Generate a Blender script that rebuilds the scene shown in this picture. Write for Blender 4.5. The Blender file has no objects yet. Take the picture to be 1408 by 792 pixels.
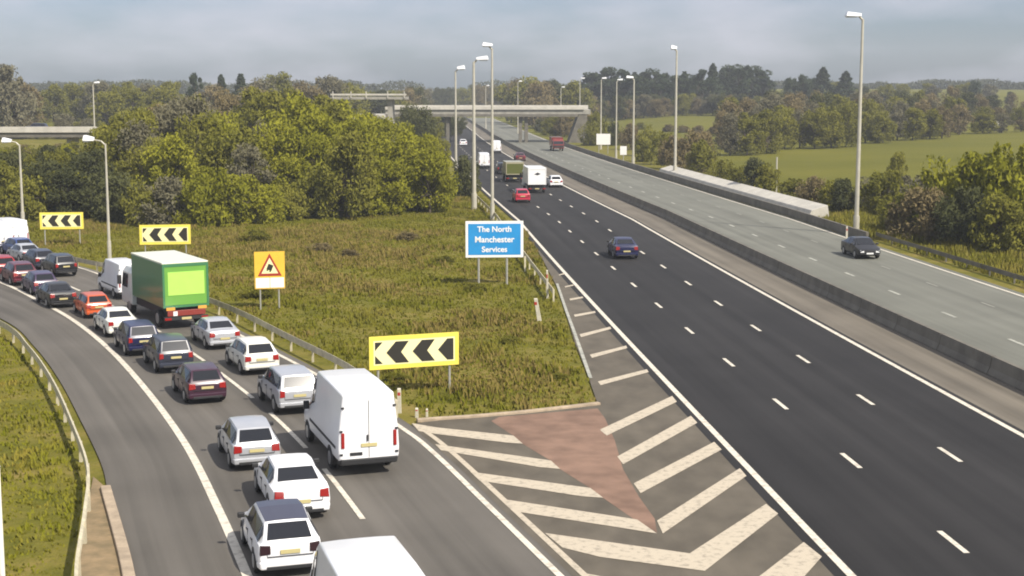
import bpy, bmesh, math, random
import numpy as np
from mathutils import Vector, Matrix

random.seed(7)
rng = np.random.default_rng(7)
C = bpy.context.scene.collection
SC = bpy.context.scene
R = math.radians

# ------------------------------------------------------------------ camera
F_PX, CAM_H, PITCH = 2007.0, 12.45, 0.13508          # focal in px of a 1408 px wide picture
PW, PH = 1408, 792
cam = bpy.data.cameras.new('camera')
co = bpy.data.objects.new('camera', cam)
C.objects.link(co)
cam.sensor_width = 36.0
cam.lens = F_PX * 36.0 / PW
cam.clip_start = 0.5
cam.clip_end = 6000
co.location = (0, 0, CAM_H)
co.rotation_euler = (math.pi / 2 - PITCH, 0, 0)
SC.camera = co

# ------------------------------------------------------------------ sky, sun, exposure
SUN_EL = 45.0
SUN_AZ = 136.0                                       # clockwise from +Y: behind the camera, to the right
W = bpy.data.worlds.new('World')
SC.world = W
W.use_nodes = True
nt = W.node_tree
bg = nt.nodes['Background']
sky = nt.nodes.new('ShaderNodeTexSky')
sky.sky_type = 'NISHITA'
sky.sun_disc = False
sky.sun_elevation = R(SUN_EL)
sky.sun_rotation = R(SUN_AZ)
sky.altitude = 100
sky.air_density = 1.0
sky.dust_density = 1.6
sky.ozone_density = 1.5
tc = nt.nodes.new('ShaderNodeTexCoord')
mp = nt.nodes.new('ShaderNodeMapping')
mp.inputs['Scale'].default_value = (5, 5, 15)
nz = nt.nodes.new('ShaderNodeTexNoise')
nz.inputs['Scale'].default_value = 1.7
nz.inputs['Detail'].default_value = 4
nz.inputs['Roughness'].default_value = 0.5
def wnode(t, **k):
    n = nt.nodes.new(t)
    for a, b in k.items(): setattr(n, a, b)
    return n
hs = wnode('ShaderNodeHueSaturation')
hs.inputs['Saturation'].default_value = 1.0
hs.inputs['Value'].default_value = 0.72
ramp = wnode('ShaderNodeValToRGB')
ramp.color_ramp.elements[0].position, ramp.color_ramp.elements[1].position = 0.40, 0.72
low = wnode('ShaderNodeMix', data_type='RGBA')          # thin veil of cloud low in the sky
low.inputs[7].default_value = (5.5, 5.4, 6.1, 1)
high = wnode('ShaderNodeMix', data_type='RGBA')         # smooth bright cloud tone added above the view to lift ambient fill
high.inputs[7].default_value = (7.0, 7.1, 7.6, 1)
sep = wnode('ShaderNodeSeparateXYZ')
elev = wnode('ShaderNodeMapRange')
elev.inputs[1].default_value, elev.inputs[2].default_value = 0.10, 0.40
elev.inputs[3].default_value, elev.inputs[4].default_value = 0.0, 0.6
lk = nt.links.new
lk(tc.outputs['Generated'], mp.inputs[0])
lk(mp.outputs[0], nz.inputs['Vector'])
lk(nz.outputs['Fac'], ramp.inputs[0])
lk(sky.outputs[0], hs.inputs['Color'])
tint = wnode('ShaderNodeMix', data_type='RGBA', blend_type='MULTIPLY')
tint.inputs[0].default_value = 1.0
tint.inputs[7].default_value = (0.83, 0.95, 1.24, 1)
lk(hs.outputs[0], tint.inputs[6])
lk(tint.outputs[2], low.inputs[6])
fm = wnode('ShaderNodeMath', operation='MULTIPLY')
fm.inputs[1].default_value = 0.6
lk(ramp.outputs[0], fm.inputs[0])
lk(fm.outputs[0], low.inputs[0])
lk(tc.outputs['Generated'], sep.inputs[0])
lk(sep.outputs['Z'], elev.inputs[0])
lk(low.outputs[2], high.inputs[6])
lk(elev.outputs[0], high.inputs[0])
lk(high.outputs[2], bg.inputs[0])
bg.inputs[1].default_value = 0.105

sl = bpy.data.lights.new('sun', 'SUN')
so = bpy.data.objects.new('sun', sl)
C.objects.link(so)
sl.energy = 5.0
sl.angle = R(0.5)
sl.color = (1.0, 0.93, 0.82)
_s = Vector((math.sin(R(SUN_AZ)) * math.cos(R(SUN_EL)), math.cos(R(SUN_AZ)) * math.cos(R(SUN_EL)), math.sin(R(SUN_EL))))
so.rotation_euler = (-_s).to_track_quat('-Z', 'Y').to_euler()
so.location = (60, -60, 90)

SC.view_settings.view_transform = 'Standard'
SC.view_settings.look = 'None'
SC.view_settings.gamma = 1
SC.view_settings.use_curve_mapping = False
SC.view_settings.exposure = 0.32
SC.render.engine = 'CYCLES'
SC.cycles.filter_width = 1.9                         # a soft little traffic camera
SC.cycles.volume_bounces = 0
HAZE = 0.00028                                       # density of the air box built last
SC.cycles.max_bounces = 6

# ------------------------------------------------------------------ terrain and survey helpers
_c, _sn = math.cos(PITCH), math.sin(PITCH)
def ray(px, py):
    x = (px - PW / 2) / F_PX
    y = (py - PH / 2) / F_PX
    return x, _c - _sn * y, -_sn - _c * y            # direction per unit depth

def at(px, py, z=0.0):
    """point of the height-z plane surveyed at this pixel of the photograph"""
    dx, dy, dz = ray(px, py)
    t = (z - CAM_H) / dz
    return Vector((dx * t, dy * t, z))

def sst(a, b, x):
    t = np.clip((x - a) / (b - a), 0, 1)
    return t * t * (3 - 2 * t)

def road_x(Y):
    Y = np.asarray(Y, float)
    q = 12.12 - .0922 * np.minimum(Y, 420) + 7.756e-5 * np.minimum(Y, 420) ** 2 - 0.03 * np.maximum(0, np.minimum(Y, 420) - 140)
    return q - 0.062 * np.maximum(0, Y - 420)

def road_pt(lat, Y):
    s = (road_x(Y + .5) - road_x(Y - .5))
    n = math.sqrt(1 + s * s)
    return Vector((float(road_x(Y)) + lat / n, Y - lat * s / n, 0))

def hgt(x, y):
    x = np.asarray(x, float)
    y = np.asarray(y, float)
    lat = x - road_x(y)
    h = np.clip((lat - 36) * 0.022, 0, 3.0)
    h = h + sst(330, 800, y) * 7 * sst(32, 85, lat)
    h = h + sst(180, 720, y) * 8 * sst(-38, -95, x)
    h = h + sst(620, 1100, y) * 4
    return h

def on_ground(px, py):
    """walk the sight line of a pixel until it meets the terrain"""
    dx, dy, dz = ray(px, py)
    t = 20.0
    while t < 1400:
        if CAM_H + dz * t <= float(hgt(dx * t, dy * t)):
            break
        t += 1.0
    return Vector((dx * t, dy * t, float(hgt(dx * t, dy * t))))

def top_z(py, Y):
    return CAM_H + (ray(0, py)[2] / ray(0, py)[1]) * Y

def px_of(x, y):
    return PW / 2 + F_PX * x / (y * _c + CAM_H * _sn)

def catmull(P, n=8):
    P = [Vector(p) for p in P]
    P = [2 * P[0] - P[1]] + P + [2 * P[-1] - P[-2]]
    out = []
    for i in range(1, len(P) - 2):
        a, b, c, d = P[i - 1:i + 3]
        for k in range(n):
            t = k / n
            out.append(.5 * ((2 * b) + (c - a) * t + (2 * a - 5 * b + 4 * c - d) * t * t + (3 * b - 3 * c + d - a) * t ** 3))
    out.append(P[-2])
    return out

# ------------------------------------------------------------------ materials
MATS = {}
def mat(name, col, rough=.6, metal=0., noise=0., scale=3., detail=4., col2=None, bump=0., coat=0., lo=.35, hi=.65, rand=0., spec=None):
    if name in MATS:
        return MATS[name]
    m = bpy.data.materials.new(name)
    m.use_nodes = True
    n = m.node_tree
    b = n.nodes['Principled BSDF']
    b.inputs['Roughness'].default_value = rough
    b.inputs['Metallic'].default_value = metal
    if spec is not None:
        b.inputs['Specular IOR Level'].default_value = spec
    if coat:
        b.inputs['Coat Weight'].default_value = coat
        b.inputs['Coat Roughness'].default_value = .08
    c = (*col, 1)
    if col2 is None and noise:
        col2 = tuple(max(0, x * (1 - noise)) for x in col)
    if col2 is not None:
        g = n.nodes.new('ShaderNodeNewGeometry')
        t = n.nodes.new('ShaderNodeTexNoise')
        t.inputs['Scale'].default_value = scale
        t.inputs['Detail'].default_value = detail
        t.inputs['Roughness'].default_value = .62
        n.links.new(g.outputs['Position'], t.inputs['Vector'])
        r = n.nodes.new('ShaderNodeValToRGB')
        r.color_ramp.elements[0].position = lo
        r.color_ramp.elements[1].position = hi
        r.color_ramp.elements[0].color = (*col2, 1)
        r.color_ramp.elements[1].color = c
        n.links.new(t.outputs['Fac'], r.inputs[0])
        last = r.outputs[0]
        if rand:
            oi = n.nodes.new('ShaderNodeObjectInfo')
            ma = n.nodes.new('ShaderNodeMapRange')
            ma.inputs[3].default_value = 1 - rand
            ma.inputs[4].default_value = 1 + rand
            n.links.new(oi.outputs['Random'], ma.inputs[0])
            h = n.nodes.new('ShaderNodeHueSaturation')
            n.links.new(ma.outputs[0], h.inputs['Value'])
            n.links.new(last, h.inputs['Color'])
            last = h.outputs[0]
        n.links.new(last, b.inputs['Base Color'])
        if bump:
            bp = n.nodes.new('ShaderNodeBump')
            bp.inputs['Strength'].default_value = bump
            bp.inputs['Distance'].default_value = .05
            n.links.new(t.outputs['Fac'], bp.inputs['Height'])
            n.links.new(bp.outputs[0], b.inputs['Normal'])
    else:
        b.inputs['Base Color'].default_value = c
    MATS[name] = m
    return m

def road_mat(name, col, patch, streak, track=None):
    """asphalt: fine grain, large worn patches, and streaks running along the road"""
    m = bpy.data.materials.new(name)
    m.use_nodes = True
    n = m.node_tree
    b = n.nodes['Principled BSDF']
    b.inputs['Roughness'].default_value = .85
    b.inputs['Specular IOR Level'].default_value = .25
    g = n.nodes.new('ShaderNodeNewGeometry')
    def noise(scale, detail, stretch=None):
        t = n.nodes.new('ShaderNodeTexNoise')
        t.inputs['Scale'].default_value = scale
        t.inputs['Detail'].default_value = detail
        if stretch:
            mpp = n.nodes.new('ShaderNodeMapping')
            mpp.inputs['Scale'].default_value = stretch[0]
            uvn = n.nodes.new('ShaderNodeUVMap')
            n.links.new(uvn.outputs[0] if stretch[1] is None else g.outputs['Position'], mpp.inputs[0])
            n.links.new(mpp.outputs[0], t.inputs['Vector'])
        else:
            n.links.new(g.outputs['Position'], t.inputs['Vector'])
        return t.outputs['Fac']
    a, p, s = noise(22, 3), noise(.16, 5), noise(1.0, 4, streak)
    def mul(v, k):
        q = n.nodes.new('ShaderNodeMath')
        q.operation = 'MULTIPLY_ADD'
        q.inputs[1].default_value = k
        q.inputs[2].default_value = -k / 2
        n.links.new(v, q.inputs[0])
        return q.outputs[0]
    def add(u, v):
        q = n.nodes.new('ShaderNodeMath')
        n.links.new(u, q.inputs[0])
        n.links.new(v, q.inputs[1])
        return q.outputs[0]
    v = add(add(mul(a, .45), mul(p, .9)), mul(s, 1.9))
    q = n.nodes.new('ShaderNodeMath')
    q.inputs[1].default_value = .5
    n.links.new(v, q.inputs[0])
    r = n.nodes.new('ShaderNodeValToRGB')
    r.color_ramp.elements[0].position = .1
    r.color_ramp.elements[1].position = .9
    r.color_ramp.elements[0].color = (*[x * (1 - patch) for x in col], 1)
    r.color_ramp.elements[1].color = (*[x * (1 + patch) for x in col], 1)
    n.links.new(q.outputs[0], r.inputs[0])
    n.links.new(r.outputs[0], b.inputs['Base Color'])
    MATS[name] = m
    return m

def leaf_mat(name, c1, c2, trans=.25, soft=.9):
    m = bpy.data.materials.new(name)
    m.use_nodes = True
    n = m.node_tree
    n.nodes.remove(n.nodes['Principled BSDF'])
    out = n.nodes['Material Output']
    d = n.nodes.new('ShaderNodeBsdfDiffuse')
    t = n.nodes.new('ShaderNodeBsdfTranslucent')
    mx = n.nodes.new('ShaderNodeMixShader')
    mx.inputs[0].default_value = trans * .8
    oi = n.nodes.new('ShaderNodeObjectInfo')
    g = n.nodes.new('ShaderNodeNewGeometry')
    av = n.nodes.new('ShaderNodeVectorMath')
    av.inputs[1].default_value = (0, 0, soft)
    nv = n.nodes.new('ShaderNodeVectorMath')
    nv.operation = 'NORMALIZE'
    n.links.new(g.outputs['Normal'], av.inputs[0])
    n.links.new(av.outputs[0], nv.inputs[0])
    n.links.new(nv.outputs[0], d.inputs['Normal'])
    ns = n.nodes.new('ShaderNodeTexNoise')
    ns.inputs['Scale'].default_value = .45
    ns.inputs['Detail'].default_value = 3
    n.links.new(g.outputs['Position'], ns.inputs['Vector'])
    ad = n.nodes.new('ShaderNodeMath')
    ad.operation = 'MULTIPLY_ADD'
    ad.inputs[1].default_value = .5
    n.links.new(oi.outputs['Random'], ad.inputs[0])
    s2 = n.nodes.new('ShaderNodeMath')
    s2.operation = 'MULTIPLY_ADD'
    s2.inputs[1].default_value = 1.3
    s2.inputs[2].default_value = -.4
    n.links.new(ns.outputs['Fac'], s2.inputs[0])
    n.links.new(s2.outputs[0], ad.inputs[2])
    r = n.nodes.new('ShaderNodeValToRGB')
    r.color_ramp.elements[0].color = (*c1, 1)
    r.color_ramp.elements[1].color = (*c2, 1)
    n.links.new(ad.outputs[0], r.inputs[0])
    n.links.new(r.outputs[0], d.inputs[0])
    n.links.new(r.outputs[0], t.inputs[0])
    n.links.new(d.outputs[0], mx.inputs[1])
    n.links.new(t.outputs[0], mx.inputs[2])
    n.links.new(mx.outputs[0], out.inputs[0])
    MATS[name] = m
    return m

M = {}
M['slip'] = road_mat('slip_asphalt', (.108, .098, .084), .30, ((1.1, .018, 1), None))
M['gore'] = road_mat('gore_asphalt', (.105, .090, .068), .22, ((1.0, .5, 1), R(0)))
M['mway'] = road_mat('fresh_asphalt', (.0225, .0212, .0206), .34, ((1.0, .012, 1), None))
M['mway2'] = road_mat('old_asphalt', (.145, .145, .120), .2, ((1.0, .012, 1), None))
M['strip'] = road_mat('strip_asphalt', (.140, .122, .095), .28, ((1.2, .03, 1), None))
M['red'] = road_mat('red_surfacing', (.200, .125, .088), .26, ((1, 1, 1), 0))
M['paint'] = mat('road_paint', (.62, .57, .47), .75, col2=(.34, .30, .235), scale=3.5, lo=.30, hi=.52, detail=8)
M['paintw'] = mat('worn_paint', (.47, .405, .305), .8, col2=(.25, .215, .165), scale=4.5, lo=.28, hi=.50, detail=8)
M['faint'] = mat('faded_paint', (.42, .41, .34), .7, col2=(.25, .25, .21), scale=2)
M['earth'] = mat('bare_earth', (.27, .19, .10), .95, col2=(.16, .12, .06), scale=1.5, bump=.5)
M['kerb'] = mat('kerb_concrete', (.42, .33, .23), .85, noise=.35, scale=2)
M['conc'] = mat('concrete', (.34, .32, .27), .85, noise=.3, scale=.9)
M['concd'] = mat('dark_concrete', (.16, .145, .115), .85, noise=.35, scale=.8)  # darker concrete tone, mottled at random
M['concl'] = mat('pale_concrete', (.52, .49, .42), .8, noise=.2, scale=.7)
M['galv'] = mat('galvanised_steel', (.46, .45, .40), .45, .35, noise=.2, scale=4)
M['rail'] = mat('weathered_rail', (.60, .54, .38), .6, .05, noise=.3, scale=2)
M['post'] = mat('lamp_column_steel', (.50, .47, .38), .5, .1, noise=.15, scale=1.5)
M['lamp'] = mat('luminaire_housing', (.80, .80, .80), .35)
M['lampglass'] = mat('lamp_glass', (.7, .72, .75), .15)
M['white'] = mat('white_plastic', (.8, .78, .7), .5)
M['yellow'] = mat('sign_yellow', (.84, .70, .10), .5, noise=.08, scale=2)
M['orange'] = mat('sign_orange', (.82, .50, .05), .5, noise=.1, scale=2)
M['cream'] = mat('sign_cream', (.86, .80, .42), .5)
M['black'] = mat('sign_black', (.02, .018, .012), .6)
M['signred'] = mat('sign_red', (.35, .03, .02), .5)
M['signwhite'] = mat('sign_white', (.82, .80, .76), .5)
M['blue'] = mat('sign_blue', (.02, .27, .60), .45, noise=.1, scale=1.5)
M['signback'] = mat('sign_back', (.25, .25, .24), .6)
M['bark'] = mat('bark', (.10, .078, .055), .9, noise=.5, scale=5)
M['glass'] = mat('car_glass', (.012, .013, .016), .08, spec=.6)
M['tyre'] = mat('tyre_rubber', (.015, .015, .015), .8)
M['rim'] = mat('wheel_rim', (.38, .38, .38), .35, .6)
M['trim'] = mat('black_trim', (.02, .02, .021), .6)
M['tail'] = mat('tail_lamp_red', (.28, .012, .010), .25, coat=.5)
M['head'] = mat('head_lamp_clear', (.75, .75, .72), .12, coat=.5)
M['plate'] = mat('number_plate_yellow', (.50, .43, .20), .5)
M['platew'] = mat('number_plate_white', (.75, .75, .72), .5)

def paint(name, col, metal=0., rough=.32):
    return mat('paint_' + name, col, rough, metal, coat=.25, noise=.06, scale=1.2)

# grassland: one ground sheet with fields and verges
def ground_mat():
    m = bpy.data.materials.new('grassland')
    m.use_nodes = True
    n = m.node_tree
    b = n.nodes['Principled BSDF']
    b.inputs['Roughness'].default_value = .95
    b.inputs['Specular IOR Level'].default_value = .1
    g = n.nodes.new('ShaderNodeNewGeometry')
    def ns(scale, det, rough=.6):
        t = n.nodes.new('ShaderNodeTexNoise')
        t.inputs['Scale'].default_value = scale
        t.inputs['Detail'].default_value = det
        t.inputs['Roughness'].default_value = rough
        n.links.new(g.outputs['Position'], t.inputs['Vector'])
        return t.outputs['Fac']
    def rp(v, stops):
        r = n.nodes.new('ShaderNodeValToRGB')
        e = r.color_ramp.elements
        e[0].position, e[0].color = stops[0][0], (*stops[0][1], 1)
        e[1].position, e[1].color = stops[-1][0], (*stops[-1][1], 1)
        for p, c in stops[1:-1]:
            q = e.new(p)
            q.color = (*c, 1)
        n.links.new(v, r.inputs[0])
        return r.outputs[0]
    rough = rp(ns(.33, 8, .7), [(.30, (.080, .084, .010)), (.45, (.130, .122, .018)), (.56, (.170, .146, .030)), (.68, (.230, .175, .055))])
    field = rp(ns(.02, 6), [(.35, (.098, .098, .010)), (.65, (.138, .130, .016))])
    vc = n.nodes.new('ShaderNodeVertexColor')
    vc.layer_name = 'field'
    mx = n.nodes.new('ShaderNodeMix')
    mx.data_type = 'RGBA'
    n.links.new(vc.outputs['Color'], mx.inputs[0])
    n.links.new(rough, mx.inputs[6])
    n.links.new(field, mx.inputs[7])
    n.links.new(mx.outputs[2], b.inputs['Base Color'])
    bp = n.nodes.new('ShaderNodeBump')
    bp.inputs['Strength'].default_value = .8
    bp.inputs['Distance'].default_value = .25
    n.links.new(ns(1.6, 6, .7), bp.inputs['Height'])
    n.links.new(bp.outputs[0], b.inputs['Normal'])
    return m

# ------------------------------------------------------------------ object helpers
def link(name, me, m=None, parent=None):
    o = bpy.data.objects.new(name, me)
    C.objects.link(o)
    if m is not None and me is not None:
        me.materials.append(m)
    if parent is not None:
        o.parent = parent
    return o

def mesh(name, V, Fc, m, parent=None, smooth=False, angle=None):
    me = bpy.data.meshes.new(name)
    me.from_pydata([tuple(v) for v in V], [], [tuple(f) for f in Fc])
    me.validate()
    bm = bmesh.new()
    bm.from_mesh(me)
    bmesh.ops.recalc_face_normals(bm, faces=bm.faces)
    bm.to_mesh(me)
    bm.free()
    if smooth:
        me.polygons.foreach_set('use_smooth', [True] * len(me.polygons))
        if angle:
            me.set_sharp_from_angle(angle=R(angle))
    return link(name, me, m, parent)

def tag(o, label=None, cat=None, group=None, kind=None):
    if label: o['label'] = label
    if cat: o['category'] = cat
    if group: o['group'] = group
    if kind: o['kind'] = kind
    return o

def empty(name, loc=(0, 0, 0), rz=0):
    o = bpy.data.objects.new(name, None)
    o.empty_display_size = .3
    C.objects.link(o)
    o.location = loc
    o.rotation_euler = (0, 0, rz)
    return o

def kids(o, cache={}):
    return [c for c in o.children]

def copy_tree(o, parent=None):
    c = o.copy()
    C.objects.link(c)
    if parent is not None:
        c.parent = parent
    for ch in list(o.children):
        copy_tree(ch, c)
    return c

def bev(o, w, seg=2, ang=30):
    b = o.modifiers.new('bevel', 'BEVEL')
    b.width = w
    b.segments = seg
    b.limit_method = 'ANGLE'
    b.angle_limit = R(ang)
    return o

class MB:
    def __init__(s):
        s.v, s.f = [], []
    def add(s, V, Fc):
        k = len(s.v)
        s.v += [tuple(v) for v in V]
        s.f += [tuple(i + k for i in f) for f in Fc]
        return s
    def box(s, a, b):
        x0, y0, z0 = a
        x1, y1, z1 = b
        V = [(x0, y0, z0), (x1, y0, z0), (x1, y1, z0), (x0, y1, z0), (x0, y0, z1), (x1, y0, z1), (x1, y1, z1), (x0, y1, z1)]
        return s.add(V, [(0, 3, 2, 1), (4, 5, 6, 7), (0, 1, 5, 4), (1, 2, 6, 5), (2, 3, 7, 6), (3, 0, 4, 7)])
    def hexa(s, V):
        return s.add(V, [(0, 3, 2, 1), (4, 5, 6, 7), (0, 1, 5, 4), (1, 2, 6, 5), (2, 3, 7, 6), (3, 0, 4, 7)])
    def tube(s, p, q, r0, r1=None, n=10):
        p, q = Vector(p), Vector(q)
        r1 = r0 if r1 is None else r1
        d = (q - p).normalized()
        u = d.orthogonal().normalized()
        w = d.cross(u)
        V = []
        for c, r in ((p, r0), (q, r1)):
            for i in range(n):
                a = 2 * math.pi * i / n
                V.append(c + (u * math.cos(a) + w * math.sin(a)) * r)
        Fc = [(i, (i + 1) % n, n + (i + 1) % n, n + i) for i in range(n)]
        Fc += [tuple(range(n))[::-1], tuple(range(n, 2 * n))]
        return s.add(V, Fc)
    def poly(s, P, y0, y1):
        """polygon in x,z extruded along y"""
        n = len(P)
        V = [(x, y0, z) for x, z in P] + [(x, y1, z) for x, z in P]
        Fc = [tuple(range(n)), tuple(range(n, 2 * n))[::-1]] + [(i, n + i, n + (i + 1) % n, (i + 1) % n) for i in range(n)]
        return s.add(V, Fc)
    def build(s, name, m, parent=None, smooth=False, angle=35, bevel=0, seg=2):
        o = mesh(name, s.v, s.f, m, parent, smooth, angle)
        if bevel:
            bev(o, bevel, seg)
        return o

def strip(name, A, B, z, m):
    """flat sheet between two polylines; its uv runs across (m) and along (m)"""
    V = [(p.x, p.y, z) for p in A] + [(p.x, p.y, z) for p in B]
    n = len(A)
    o = mesh(name, V, [(i, i + 1, n + i + 1, n + i) for i in range(n - 1)], m)
    d = [0.0]
    for a, b in zip(A[:-1], A[1:]): d.append(d[-1] + (b - a).length)
    w = (A[n // 4] - B[n // 4]).length
    uv = o.data.uv_layers.new(name='road')
    for lp in o.data.loops:
        i = lp.vertex_index
        uv.data[lp.index].uv = (0 if i < n else w, d[i % n])
    return o

def sheet(name, P, z, m):
    V = [(p[0], p[1], z) for p in P]
    me = bpy.data.meshes.new(name)
    bm = bmesh.new()
    f = bm.faces.new([bm.verts.new(v) for v in V])
    bmesh.ops.triangulate(bm, faces=[f])
    for q in bm.faces:
        if q.normal.z < 0: q.normal_flip()
    bm.to_mesh(me)
    bm.free()
    return link(name, me, m)

def offset(P, d):
    out = []
    for i, p in enumerate(P):
        t = (P[min(i + 1, len(P) - 1)] - P[max(i - 1, 0)])
        t.z = 0
        t.normalize()
        out.append(Vector((p.x + t.y * d, p.y - t.x * d, p.z)))   # +d = to the right of travel
    return out

def sweep(mb, path, prof, closed=True, caps=True):
    n = len(prof)
    V, Fc = [], []
    for i, p in enumerate(path):
        t = path[min(i + 1, len(path) - 1)] - path[max(i - 1, 0)]
        t.z = 0
        t.normalize()
        r = Vector((t.y, -t.x, 0))
        for u, z in prof:
            V.append(p + r * u + Vector((0, 0, z)))
    m = n if closed else n - 1
    for i in range(len(path) - 1):
        for j in range(m):
            a, b = i * n + j, i * n + (j + 1) % n
            Fc.append((a, b, b + n, a + n))
    if caps and closed:
        Fc.append(tuple(range(n))[::-1])
        Fc.append(tuple(range((len(path) - 1) * n, len(path) * n)))
    return mb.add(V, Fc)

def resample(P, step):
    out = [P[0].copy()]
    d = 0
    for a, b in zip(P[:-1], P[1:]):
        L = (b - a).length
        while d + L >= step:
            t = (step - d) / L
            a = a.lerp(b, t)
            out.append(a.copy())
            L = (b - a).length
            d = 0
        d += L
    return out

# ------------------------------------------------------------------ survey lines
slipL = catmull([(-1.2, 18, 0), (-3.6, 26, 0)] + [tuple(at(*p)) for p in [(340, 792), (300, 700), (255, 611), (200, 535), (150, 480), (100, 440), (50, 412), (0, 388)]] + [(-42.5, 107, 0), (-56, 122, 0), (-76, 140, 0), (-104, 160, 0)])
slipR = catmull([(7.1, 18, 0), (4.4, 26, 0)] + [tuple(at(*p)) for p in [(770, 792), (670, 694), (600, 626), (555, 590), (470, 536), (400, 496.5), (275, 435), (146, 381), (97, 365)]] + [(-40.5, 115.5, 0), (-53.5, 130, 0), (-72, 147, 0), (-99, 167, 0)])
slipL2 = resample(slipL, 1.5)
slipR2 = resample(slipR, 1.5)
mid = []
for p in slipL2:
    q = min(slipR2, key=lambda r: (r - p).length)
    mid.append((p + q) / 2)
mid = [sum(mid[max(0, i - 4):i + 5], Vector()) / len(mid[max(0, i - 4):i + 5]) for i in range(len(mid))]
mid = resample(mid, 1.0)

def slip_dir(p):
    i = min(range(len(mid)), key=lambda k: (mid[k] - p).length)
    a, b = mid[max(0, i - 3)], mid[min(len(mid) - 1, i + 3)]
    return (b - a).normalized()

YS = list(np.concatenate([np.arange(8, 200, 4.), np.arange(200, 430, 10.), np.arange(430, 1000, 40.)]))
def mline(lat, y0=8, y1=960):
    return [road_pt(lat, y) for y in YS if y0 <= y <= y1]

# ------------------------------------------------------------------ ground
def build_ground():
    xs = np.unique(np.concatenate([np.arange(-60, 61, 4.), -60 - np.cumsum(np.linspace(4, 60, 30)), 60 + np.cumsum(np.linspace(4, 60, 30))]))
    ys = np.concatenate([np.arange(-60, 200, 5.), 200 + np.cumsum(np.linspace(5, 55, 46))])
    X, Y = np.meshgrid(xs, ys)
    Z = hgt(X, Y) - .06
    lat = X - road_x(Y)
    V = np.stack([X, Y, Z], -1).reshape(-1, 3)
    nx = len(xs)
    Fc = [(j * nx + i, j * nx + i + 1, (j + 1) * nx + i + 1, (j + 1) * nx + i) for j in range(len(ys) - 1) for i in range(nx - 1)]
    me = bpy.data.meshes.new('ground')
    me.from_pydata([tuple(v) for v in V], [], Fc)
    me.polygons.foreach_set('use_smooth', [True] * len(Fc))
    ca = me.color_attributes.new('field', 'FLOAT_COLOR', 'POINT')
    fld = np.maximum(sst(36, 42, lat), sst(300, 360, Y)).reshape(-1)
    ca.data.foreach_set('color', np.stack([fld, fld, fld, np.ones_like(fld)], -1).astype(np.float32).reshape(-1))
    o = link('ground', me, ground_mat())
    return tag(o, kind='structure')
build_ground()

def struct(o):
    o['kind'] = 'structure'
    return o

# slip road, gore, motorway sheets
left_edge = catmull([(-4.0, 18, 0), (-7.2, 28, 0)] + [tuple(at(*p)) for p in [(172, 792), (150, 690), (140, 640), (112, 580), (80, 520), (46, 475), (5, 440)]] + [(-37, 91.5, 0), (-49, 105, 0), (-62, 118, 0), (-82, 135, 0), (-110, 154, 0)])
A = resample(left_edge, 2)
B = resample(offset(slipR, .45), 2)
k = min(len(A), len(B))
A = [left_edge[int(i)] for i in np.linspace(0, len(left_edge) - 1, 120)]
Bq = offset(slipR, .45)
B = [Bq[int(i)] for i in np.linspace(0, len(Bq) - 1, 120)]
struct(strip('slip_road', A, B, 0.0, M['slip']))

gpx = [(565, 583), (700, 566), (822, 556), (806, 510), (790, 470), (778, 430), (766, 395), (748, 360), (728, 325)]
gp = [at(*p) for p in gpx]
ytop = gp[-1].y
gp2 = [road_pt(-.3, y) for y in YS if 10 <= y <= ytop][::-1]
slip_edge = [p for p in offset(slipR, .3) if p.y < 52.0 and p.y >= 10]
struct(sheet('gore_surface', slip_edge + gp + [road_pt(-.3, ytop)] + gp2, 0.004, M['gore']))
rp = [(235, 122), (270, 104), (480, 86), (690, 68), (722, 110), (764, 205), (800, 330), (870, 450), (935, 540), (945, 600), (850, 545), (715, 452), (660, 410), (530, 328), (490, 292), (370, 220), (330, 185)]
struct(sheet('red_surfacing', [at(600 + x / 3.115, 540 + y / 3.115) for x, y in rp], 0.008, M['red']))

struct(strip('motorway_carriageway', mline(-.55), mline(11.3), 0.008, M['mway']))
struct(strip('hard_strip', mline(11.3), mline(14.1), 0.004, M['strip']))
struct(strip('reserve_strip', mline(14.1), mline(15.2), 0.0, M['strip']))
struct(strip('oncoming_carriageway', mline(15.2), mline(26.9), 0.004, M['mway2']))
# markings
def quadpx(mb, P, z=.016):
    V = [at(*p) for p in P]
    mb.add([(v.x, v.y, z) for v in V], [tuple(range(len(V)))])
def line(mb, P, w, z=.014):
    a, b = offset(P, -w / 2), offset(P, w / 2)
    n = len(P)
    mb.add([(p.x, p.y, z) for p in a] + [(p.x, p.y, z) for p in b], [(i, i + 1, n + i + 1, n + i) for i in range(n - 1)])

mk = MB()
line(mk, mline(-.1, 8, 700), .24)
line(mk, mline(10.95, 8, 700), .24)
line(mk, mline(15.7, 8, 700), .26)
line(mk, mline(26.3, 8, 700), .2)
struct(mk.build('edge_lines', M['paint']))
mk = MB()
line(mk, slipL, .26)
line(mk, [p for p in slipR if p.y < 52 or p.y > 54], .2)
lim = [p for p in slipR if p.y < 53.0]
struct(mk.build('slip_edge_lines', M['paint']))
# second line against the gore, worn and double
mk = MB()
line(mk, [p for p in offset(slipR, .62) if 12 < p.y < 52.6], .2)
struct(mk.build('gore_edge_line', M['paintw']))

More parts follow.
